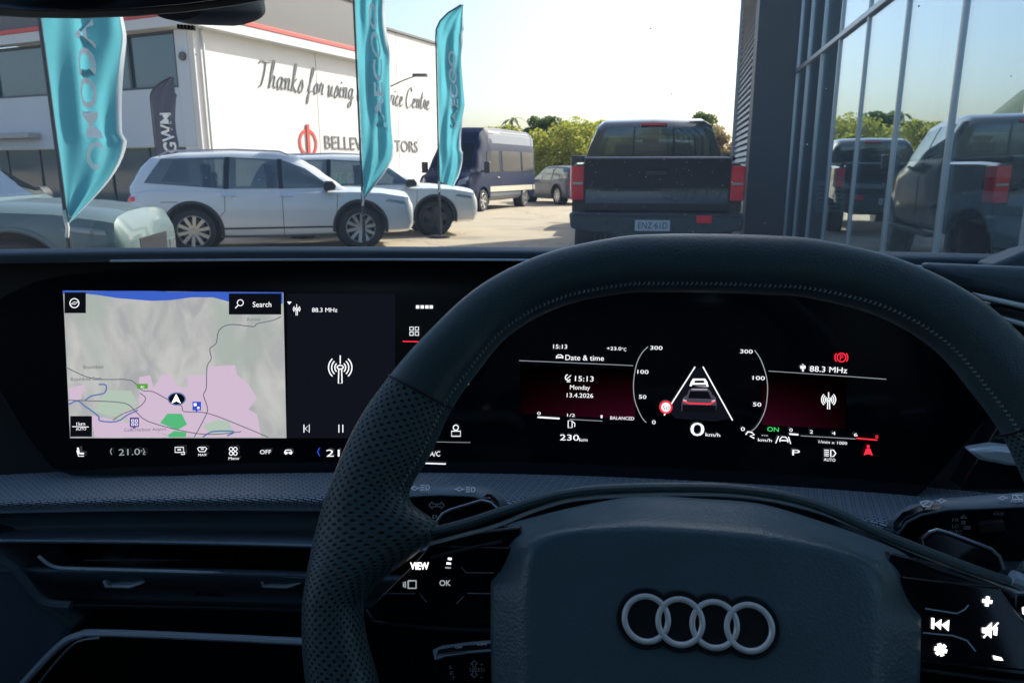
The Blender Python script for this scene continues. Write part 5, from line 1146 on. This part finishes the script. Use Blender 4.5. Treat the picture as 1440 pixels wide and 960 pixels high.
obj('corner_pad', MB().prism([C3(cpl(a, b_, .56)) for a, b_ in pp], cf(0, .025, 0) - cf(0, 0, 0)), M['soft'], dash, bevel=.006, seg=3)
# ------------------------------------------------------------------ column stalks
def stalk(name, label, face, band, yy, prints, m_face='gloss_black'):
    c0 = cpl(*face[0], yy); t = root(name, label, 'stalk', C3(c0))
    P_ = lambda a, b_, d=0: C3(cpl(a, b_, yy) + Vector((0, d, 0)))
    obj('lever', MB().prism([P_(*p) for p in face], cf(0, .008, 0) - cf(0, 0, 0)), M[m_face], t, bevel=.0015)
    up_, lo_ = band
    b = MB(); b.grid([[P_(a, b_, -.001) for a, b_ in lo_], [C3(cpl(a, b_, yy + .016)) for a, b_ in up_], [C3(cpl(a, b_ + 4, yy + .03)) for a, b_ in up_]])
    obj('lever_top', b, M['satin_top'], t, smooth=True, ang=60, solid=.001)
    for w_, x, y, wd, cap, kind, dim in prints:
        mb = MB(); kx = None
        def fn(u, v, x=x, y=y):    # small flat print on the band or the face
            d = -.0012 if kind == 'f' else None
            if kind == 'f': return C3(cpl(x + u, y - v, yy - .0004))
            return C3(cpl(x + u, y - v, yy + .0025 + .0011 * v))
        if isinstance(w_, str):
            v2, f2 = text2d(w_, 1.0, thin=.0); xa = min(p[0] for p in v2); xb = max(p[0] for p in v2)
            mb.add([fn((p[0] - xa) * wd / (xb - xa), p[1] * cap / .72) for p in v2], f2)
        else:
            for pl in w_: stroke2(mb, pl, 1.5, fn)
        obj('print', mb, M['print_dim' if dim else 'print'], t)
    return t
M['satin_top'] = leather('stalk_top', (.17, .24, .29), .45, bump=.3, scale=900)
lampi = [arc2(10, 3, 3, -90, 90, 8), [(10, 0), (8, 0), (8, 6), (10, 6)], [(0, 0), (6, 0)], [(0, 3), (6, 3)], [(0, 6), (6, 6)]]
dia = [[(0, 3), (4, 6), (8, 3), (4, 0), (0, 3)], [(-3, 3), (0, 3)], [(8, 3), (11, 3)]]
stalk('indicator_stalk', 'left column stalk with headlight symbols showing between rim and paddle', [(540, 701), (600, 696), (660, 697), (690, 701), (700, 712), (700, 760), (560, 760), (540, 730)],
      ([(536, 684), (560, 682), (620, 681.5), (670, 682), (690, 686), (705, 696), (716, 712)], [(536, 700), (560, 698), (620, 695), (665, 697), (680, 701), (690, 706), (700, 716)]), .43,
      [(lampi, 558, 689, 1, 1, 't', 0), (dia, 579, 689, 1, 1, 't', 0), (lampi, 591, 688, 1, 1, 't', 0), ('AUTO', 590, 692.5, 16, 4, 't', 0), (dia, 642, 690.5, 1, 1, 't', 0), (lampi, 655, 691, 1, 1, 't', 0),
       ([[(0, 4), (5, 9), (5, 6), (10, 6), (10, 2), (5, 2), (5, -1), (0, 4)], [(22, 4), (17, 9), (17, 6), (12, 6), (12, 2), (17, 2), (17, -1), (22, 4)]], 603, 714, 1, 1, 'f', 1), ('P', 608, 732, 7, 9, 'f', 1), ([[(0, 0), (0, 4), (3, 7), (8, 7), (11, 4), (11, 0)], [(0, 3), (11, 3)]], 553, 715, 1, 1, 'f', 1)])
stalk('wiper_stalk', 'right column stalk with wiper symbols and the word FRONT', [(1262, 742), (1275, 728), (1300, 718), (1440, 712), (1520, 708), (1520, 790), (1300, 790), (1262, 760)],
      ([(1248, 738), (1262, 722), (1280, 711), (1320, 702), (1440, 693), (1520, 690)], [(1262, 750), (1275, 733), (1295, 723), (1330, 716), (1440, 711), (1520, 708)]), .40,
      [('FRONT', 1291, 717.5, 21, 4.2, 't', 0), ([[(0, 6), (9, 8), (18, 6), (14, 0), (4, 0), (0, 6)], [(3, 1), (12, 7)]], 1294, 711.5, 1, 1, 't', 0), (dia, 1320, 706.5, 1, 1, 't', 0), (dia, 1406, 702.5, 1, 1, 't', 0), ('REAR', 1422, 706, 18, 4, 't', 0), ([[(0, 0), (0, 6), (14, 6), (14, 0), (0, 0)], [(4, 6), (10, 0)]], 1424, 701.5, 1, 1, 't', 0),
       ('HI', 1339, 733, 8, 5.5, 'f', 1), ('LO', 1339, 742, 9, 5.5, 'f', 1), ('AUTO', 1334, 750.5, 19, 5.5, 'f', 1), ([[(0, 0), (9, 0), (4.5, 4), (0, 0)], [(1, -5), (7, -5)], [(1, -8), (7, -8)], [(4, -12), (14, -12)], [(4, -15), (14, -15)]], 1351, 728, 1, 1, 'f', 1), ('CCC', 1398, 724, 14, 4, 'f', 1)])
obj('wiper_slider', MB().prism([C3(cpl(a, b_, .398)) for a, b_ in ((1378, 735), (1412, 731), (1416, 747), (1380, 751))], cf(0, .006, 0) - cf(0, 0, 0)), M['plastic'], [o for o in bpy.data.objects if o.name == 'wiper_stalk'][0], bevel=.001)
stalk('cruise_control_stalk', 'lower left stalk printed with speed and distance controls below the button panel', [(612, 922), (640, 917), (720, 911), (760, 911), (760, 985), (625, 985), (612, 950)],
      ([(609, 914), (622, 908), (660, 903), (720, 898), (760, 896)], [(612, 926), (626, 921), (662, 916), (720, 911.5), (760, 911)]), .41,
      [([arc2(6, 1, 5, 0, 180, 8), [(6, 1), (10, 5)], [(0, 4), (-2, 6)]], 627, 917, 1, 1, 't', 0), ('OFF', 640, 911, 10, 3.8, 't', 0), ('ON', 642, 917, 8, 3.8, 't', 0), ('LIM', 672, 907, 12, 3.6, 't', 0), (dia, 698, 908, 1, 1, 't', 0),
       ('SPEED', 660, 943.5, 22, 5, 'f', 1), ('DIST', 699, 926, 17, 4.6, 'f', 1), ('+', 675, 936, 5, 5, 'f', 1), ('-', 675, 953, 5, 5, 'f', 1), ([[(0, 3), (5, 8), (10, 3), (7, 3), (7, -1), (3, -1), (3, 3), (0, 3)]], 662, 936, 1, 1, 'f', 1), ([[(0, 3), (5, -2), (10, 3), (7, 3), (7, 7), (3, 7), (3, 3), (0, 3)]], 662, 950, 1, 1, 'f', 1), ('S', 631, 940, 5, 5, 'f', 1), ('E', 633, 948, 5, 5, 'f', 1), ('T', 635, 955, 5, 5, 'f', 1), ([[(0, 0), (13, 1)], [(0, 4), (13, 5)]], 709, 938, 1, 1, 'f', 1)])
# steering column shroud behind the wheel
# ------------------------------------------------------------------ steering wheel
DEP = .35; KS = DEP / .386 * .001
TW = R(25); Wn = Vector((0, -math.cos(TW), math.sin(TW))); Wu = Vector((0, math.sin(TW), math.cos(TW))); Wx = Vector((1, 0, 0))
W0 = carray(980, 875) * DEP
def wp(a, b_, h=0): return C3(W0 + Wx * a + Wu * b_ + Wn * h)
def wl(px, py, h=0):
    r_ = carray(px, py); P0 = W0 + Wn * h; k = P0.dot(Wn) / r_.dot(Wn); d = r_ * k - P0; return (d.x, d.dot(Wu))
swh = root('steering_wheel', 'black leather steering wheel with perforated grips and four-ring emblem', 'steering wheel', wp(0, 0, 0))
col_b = MB(); col_b.cyl(wp(0, -.02, -.02), wp(0, -.02, -.16), .05, 24); 
OUT = [(0, 213), (30, 212.5), (58, 210), (100, 199), (136, 179), (165, 150), (186, 123), (204, 92), (216, 55), (221, 30), (223, 5), (222, -18), (216, -48), (201, -90), (174, -126), (130, -152), (70, -166), (0, -169)]
INN = [(0, 180), (27, 179.5), (52, 178), (88, 169), (117, 151), (136, 126), (148, 106), (158, 80), (169, 54), (150, 36), (184, 4), (189, -14), (176, -48), (163, -84), (139, -106), (106, -125), (60, -136), (0, -139)]
A0 = 8 * KS
def side(s, i0, i1):
    O = smooth_pts([(a, b_, 0) for a, b_ in OUT], 8); I = smooth_pts([(a, b_, 0) for a, b_ in INN], 8)
    return [(Vector((A0 + s * p.x * KS, p.y * KS)), Vector((A0 + s * q.x * KS, q.y * KS))) for p, q in list(zip(O, I))[i0 * 8:i1 * 8 + 1]]
def rimgrid(nm, prs, m, ku=0, shrink=0):
    rows = []; L_ = [0]; N = 28
    for i, (o, q) in enumerate(prs):
        c_ = (o + q) / 2; d = (o - q) / 2; rr = d.length; dz = min(.0145, rr * .95) if rr < .021 else .0145
        if i: L_.append(L_[-1] + (c_ - (prs[i - 1][0] + prs[i - 1][1]) / 2).length)
        row = []
        for k in range(N + 1):
            a = 2 * math.pi * k / N; ca, sa = math.cos(a), math.sin(a); e = .85
            ca = math.copysign(abs(ca) ** e, ca); sa = math.copysign(abs(sa) ** e, sa)
            p = c_ + d * ca * (1 - shrink); row.append(wp(p.x, p.y, sa * dz * (1 - shrink) - .001))
        rows.append(row)
    return gridobj(nm, rows, m, swh, (lambda i, k: (L_[i] * ku, k / N * .105 * ku)) if ku else None)
seam = 6
L_side = side(-1, 0, seam); R_side = side(1, 0, seam)
rimgrid('rim_leather', L_side[::-1] + R_side[1:], M['leather'])
for s in (-1, 1): rimgrid('rim_grip', side(s, seam, 13), M['leather_perf'], ku=240)
Lb = side(-1, 13, 17); Rb = side(1, 13, 17); rimgrid('rim_base', Lb + Rb[::-1][1:], M['leather'])
# dark seam bands and stitching
for s in (-1, 1):
    o, q = side(s, seam, seam + 1)[0]; c_ = (o + q) / 2; d = (o - q) / 2
    ring = []
    for k in range(28):
        a = 2 * math.pi * k / 28; ca, sa = math.cos(a), math.sin(a); ca = math.copysign(abs(ca) ** .85, ca); sa = math.copysign(abs(sa) ** .85, sa)
        p = c_ + d * ca * 1.005; ring.append(wp(p.x, p.y, sa * .0146 - .001))
    obj('seam', MB().tube(ring, .0008, 5, closed=True), M['cabin_black'], swh)
b = MB(); rnd = random.Random(3)
allp = side(-1, 0, 9)[::-1] + side(1, 0, 9)[1:]
cum = 0; prev = None; pts = []
for o, q in allp:
    c_ = (o + q) / 2; d = (o - q) / 2; a = R(150); ca, sa = -abs(math.cos(a)) ** .85, math.sin(a) ** .85; p = c_ + d * ca; pts.append(wp(p.x, p.y, sa * .0146 - .001))
step = .0024; acc = 0
for a, c_ in zip(pts, pts[1:]):
    sg = (c_ - a).length; t0 = -acc
    t = step - acc
    while t < sg:
        p = a + (c_ - a) * (t / sg); dr_ = (c_ - a).normalized(); nn = (C3(W0 + Wn) - C3(W0)); sd2 = dr_.cross(nn).normalized()
        for sgn in (-1, 1): b.tube([p - dr_ * .0007 + sd2 * .0009 * sgn + nn * .0002, p + dr_ * .0004 + sd2 * .0001 * sgn + nn * .0004], .00028, 4)
        t += step
    acc = sg - (t - step)
obj('stitching', b, M['stitch'], swh)
# airbag cover
AO = [(0, 63.5), (30, 63), (56, 57.5), (82, 50), (104, 42), (110, 33), (110, 10), (107, -30), (101, -70), (85, -105), (40, -115), (0, -117)]
AI = [(0, 45), (28, 44.5), (50, 43), (70, 40), (82, 35), (88, 25), (87, 5), (85, -30), (80, -65), (68, -92), (35, -98), (0, -100)]
def full(tab):
    h_ = smooth_pts([(a, b_, 0) for a, b_ in tab], 5); r_ = [(p.x * KS, p.y * KS) for p in h_]; return r_ + [(-a, b_) for a, b_ in r_[-2:0:-1]]
fo, fi = full(AO), full(AI); rows = []
FT = Vector((-W0.dot(Wx), -W0.dot(Wu))); DD = abs(W0.dot(Wn))
def wpp(a, b_, h):      # keep the outline of plane h=0 when a ring sits deeper
    k = (DD - h) / DD; return wp(FT.x + (a - FT.x) * k, FT.y + (b_ - FT.y) * k, h)
for t, hq in ((1.06, -1.9), (1.03, -1.25), (1.0, -1.05), (.975, -.97), (.9, -.88), (.75, -.72), (.55, -.49), (.35, -.24), (.2, -.09), (.08, -.02), (-.05, 0), (-.3, 0), (-.6, 0)):
    row = []
    for o, i_ in zip(fo, fi):
        dpt = .012 + .030 * max(0, min(1, (o[1] / KS - 10) / 45)); h = hq * dpt; tt = min(t, 1) if t > 1 else t
        row.append(wpp(i_[0] + (o[0] - i_[0]) * tt, i_[1] + (o[1] - i_[1]) * tt, h))
    rows.append(row)
rows = [r_ + [r_[0]] for r_ in rows]
b = MB(); b.grid(rows); b.poly([p for p in rows[-1][:-1]])
bagr = obj('airbag_cover', b, M['bag'], swh, smooth=True, ang=80)
# emblem
RD = 12.8 * KS; SPC = 17.4 * KS; RT = 1.55 * KS
b = MB(); b2 = MB()
for k in range(4):
    cx = (k - 1.5) * SPC
    b2.cyl(wp(cx, 0, -.001), wp(cx, 0, .0004 + .00004 * k), RD + 2.0 * KS, 40)
obj('emblem_shade', b2, M['cabin_black'], bagr, smooth=True, ang=30)  # raised dark discs painted in for the shadow round the rings
b2 = MB()
for k in range(4):
    cx = (k - 1.5) * SPC; ra = RD + 2.2 * KS; al_ = math.degrees(math.acos(min(1, SPC / 2 / ra)))
    a0, a1 = (al_, 360 - al_) if k == 0 else ((-180 + al_, 180 - al_) if k == 3 else (None, None))
    segs = [(al_, 360 - al_)] if k == 0 else ([(-180 + al_, 180 - al_)] if k == 3 else [(al_, 180 - al_), (180 + al_, 360 - al_)])
    for a0, a1 in segs: b2.tube([wp(cx + x, y, .0004) for x, y in arc2(0, 0, ra, a0, a1, 30)], .0006, 6)
obj('emblem_rim', b2, M['satin_dark'], bagr, smooth=True)
for k in range(4):
    cx = (k - 1.5) * SPC; b = MB().tube([wp(cx + x, y, .0016 + .0003 * (k % 2)) for x, y in arc2(0, 0, RD - RT, 0, 360, 48)[:-1]], RT, 10, closed=True); obj('emblem_ring', b, M['emblem'] if 'emblem' in M else M['chrome'], bagr, smooth=True)
# spokes: frame rods, web, button panels
def wpath(pts, h): return [wp(*wl(p.x, p.y, h), h) for p in smooth_pts([(a, b_, 0) for a, b_ in pts], 5)]
r1 = [(600, 749), (650, 737), (700, 721), (760, 702), (800, 693), (850, 687.5), (940, 685), (1040, 688), (1140, 707), (1250, 755), (1380, 805), (1434, 822)]
obj('spoke_frame', MB().tube(wpath(r1, .002), .0030, 10, .8), M['leather'], swh, smooth=True)
r2 = [(604, 764), (650, 752), (700, 738), (760, 714), (820, 700), (940, 694), (1050, 697), (1140, 715), (1200, 738), (1290, 777), (1400, 818), (1432, 832)]
obj('spoke_trim', MB().tube(wpath(r2, .0005), .0011, 8), M['silver_trim'], swh, smooth=True)
obj('spoke_trim', MB().tube(wpath([(606, 784), (650, 773), (705, 761)], -.006), .0009, 8), M['satin_dark'], swh, smooth=True)
obj('spoke_trim', MB().tube(wpath([(1286, 786), (1340, 806), (1400, 824)], -.006), .0009, 8), M['satin_dark'], swh, smooth=True)
a_, c_ = wpath(r1, -.002), wpath(r2, -.003)
q_ = []
for p in c_:
    o = p - EYE; q_.append(EYE + o * 1.13)
q_ = [p + (wp(0, .004, -.001) - wp(0, 0, 0)) for p in q_]
b = MB(); b.grid([a_, c_]); b.grid([q_, [p + (wp(0, -.026, -.004) - wp(0, 0, 0)) for p in q_]]); obj('spoke_web', b, M['gloss_black'], swh, smooth=True, ang=40, solid=.002)
obj('spoke_end', MB().tube(wpath([(1422, 812), (1446, 822)], .003), .0038, 10), M['satin'], swh, smooth=True)
panL = [(-148, 33), (-100, 42), (-95, 20), (-98, -13), (-150, -15), (-182, -16), (-186, -10), (-165, 12)]
for s in (1, -1):
    pl = [wp(A0 * .3 + s * a * KS, b_ * KS, -.016) for a, b_ in panL]
    pn = obj('button_panel', MB().prism(pl, wp(0, 0, -.012) - wp(0, 0, 0)), M['gloss_black'], swh, bevel=.0015)
    obj('panel_edge', MB().tube([wp(A0 * .3 + s * a * KS, b_ * KS, -.0155) for a, b_ in ((-187, -11), (-181, -17), (-150, -17.5), (-100, -15.5))], .0009, 6), M['satin_dark'], pn, smooth=True)
    hb = MB(); hb.prism([wp(A0 * .3 + s * a * KS, b_ * KS, -.0135) for a, b_ in ((-152, 28), (-104, 30), (-104, -10), (-160, -12), (-178, -11))], wp(0, 0, -.002) - wp(0, 0, 0)); obj('button_plate', hb, M['screen_black'], pn, bevel=.0012)
    if s == 1: panel_left = pn
    else: panel_right = pn
def wt(word, px0, px1, py, cap, m, par, h=-.0128, nm='button_symbol'):
    v2, f2 = text2d(word, 1.0, thin=-.02); xa = min(p[0] for p in v2); xb = max(p[0] for p in v2)
    obj(nm, MB().add([wp(*wl(px0 + (p[0] - xa) * (px1 - px0) / (xb - xa), py - p[1] * cap / .72, h), h) for p in v2], f2) is None and MB() or _mk(v2, f2, px0, px1, py, cap, xa, xb, h), M[m], par)
def _mk(v2, f2, px0, px1, py, cap, xa, xb, h):
    b = MB(); b.add([wp(*wl(px0 + (p[0] - xa) * (px1 - px0) / (xb - xa), py - p[1] * cap / .72, h), h) for p in v2], f2); return b
def ws(pls, wpx, m, par, h=-.0128, nm='button_symbol'):
    b = MB()
    for pl in pls: stroke2(b, pl, wpx, lambda u, v: wp(*wl(u, v, h), h))
    return obj(nm, b, M[m], par)
def wtext(word, px0, px1, py, cap, m, par, h=-.0128, nm='button_symbol'):
    v2, f2 = text2d(word, 1.0, thin=-.02); xa = min(p[0] for p in v2); xb = max(p[0] for p in v2); obj(nm, _mk(v2, f2, px0, px1, py, cap, xa, xb, h), M[m], par)
wtext('VIEW', 577, 603, 800, 10, 'e_hot', panel_left); wtext('OK', 618, 634, 823, 8, 'e_line', panel_left)
ws([[(630, 785), (635, 785.5)]], 3, 'e_hot', panel_left); ws([[(628, 791.5), (634, 792)]], 2.6, 'e_hot', panel_left); ws([[(626, 797.5), (634, 798)]], 2, 'e_dim', panel_left)
ws([[(574, 816), (585, 816), (585, 826.5), (574, 826.5), (574, 816)]], 2.2, 'e_dim', panel_left); ws([[(570, 817), (570, 826)], [(567.5, 818), (567.5, 825)]], 1.6, 'e_line', panel_left)
ws([[(648, 796), (655, 804.5), (694, 805)], [(657, 833.5), (697, 834.5)], [(537, 834), (584, 834)], [(590, 834), (600, 846)], [(642, 848), (652, 838)]], 1.1, 'satin', panel_left)
ws([[(1301, 855), (1346, 862), (1357, 856), (1362, 850)], [(1298, 889), (1340, 893), (1360, 900), (1372, 915)]], 2.2, 'satin', panel_right)
def blob(pts, m='e_hot'):
    h = -.0128; b = MB()
    for pl in pts: b.poly([wp(*wl(u, v, h), h) for u, v in pl])
    obj('button_symbol', b, M[m], panel_right)
bars = lambda cx, cy, r_, w_, angs: [[(cx + math.cos(R(a)) * r_ * e - math.sin(R(a)) * w_ * f, cy + math.sin(R(a)) * r_ * e + math.cos(R(a)) * w_ * f) for e, f in ((-1, -1), (1, -1), (1, 1), (-1, 1))] for a in angs]
blob(bars(1388.5, 845, 7, 2.6, (8, 98)))
blob([[(1310, 868), (1314, 868.5), (1313.5, 884), (1309.5, 883)], [(1314, 877), (1324, 870), (1323, 885)], [(1324, 878), (1335, 871), (1334, 887)]])
blob(bars(1323, 913, 9, 2.8, (15, 75, 135)))
blob([[(1381, 882), (1387, 882), (1387, 890), (1381, 889)], [(1387, 882), (1395, 874), (1394, 897), (1387, 890)], [(1398, 879), (1403, 881), (1402, 893), (1397, 892)]])
ws([[(1383, 896), (1404, 875)]], 2.2, 'e_hot', panel_right, h=-.0126)
blob([[(1396, 921), (1408, 923.5), (1411, 928), (1398, 927)]]); blob([[(1437, 854), (1444, 850), (1452, 858), (1446, 868), (1438, 862)]])
# paddles
for nm_, pl in (('gear_paddle', [(608, 746), (614, 733), (622, 722), (634, 716), (677, 703), (690, 706), (705, 720), (715, 745), (650, 775)]), ('gear_paddle', [(1296, 756), (1306, 748), (1318, 744), (1336, 749), (1394, 771), (1406, 782), (1412, 800), (1380, 830), (1300, 800)])):
    pts = [wp(*wl(x, y, -.030), -.030) for x, y in pl]; pd = obj(nm_, MB().prism(pts, wp(0, 0, -.006) - wp(0, 0, 0)), M['gloss_black'], swh, bevel=.002, seg=3)
    obj('paddle_edge', MB().tube(pts[1:7], .0007, 6), M['satin'], pd, smooth=True)
# hub behind the airbag and the column
b = MB(); b.cyl(wp(0, -.01, -.036), wp(0, -.01, -.06), .062, 32); obj('hub', b, M['cabin_black'], swh, smooth=True, ang=40)
b = MB(); b.tube([wp(0, -.01, -.061), wp(0, -.02, -.13), wp(0, -.03, -.22)], [.05, .06, .075], 20); obj('column_shroud', b, M['cabin_black'], dash, smooth=True, ang=40)
b = MB(); b.tube([wp(0, -.06, -.03), wp(0, -.11, -.022), wp(0, -.145, -.012)], [.03, .02, .016], 12, .5); obj('lower_spoke', b, M['gloss_black'], swh, smooth=True)
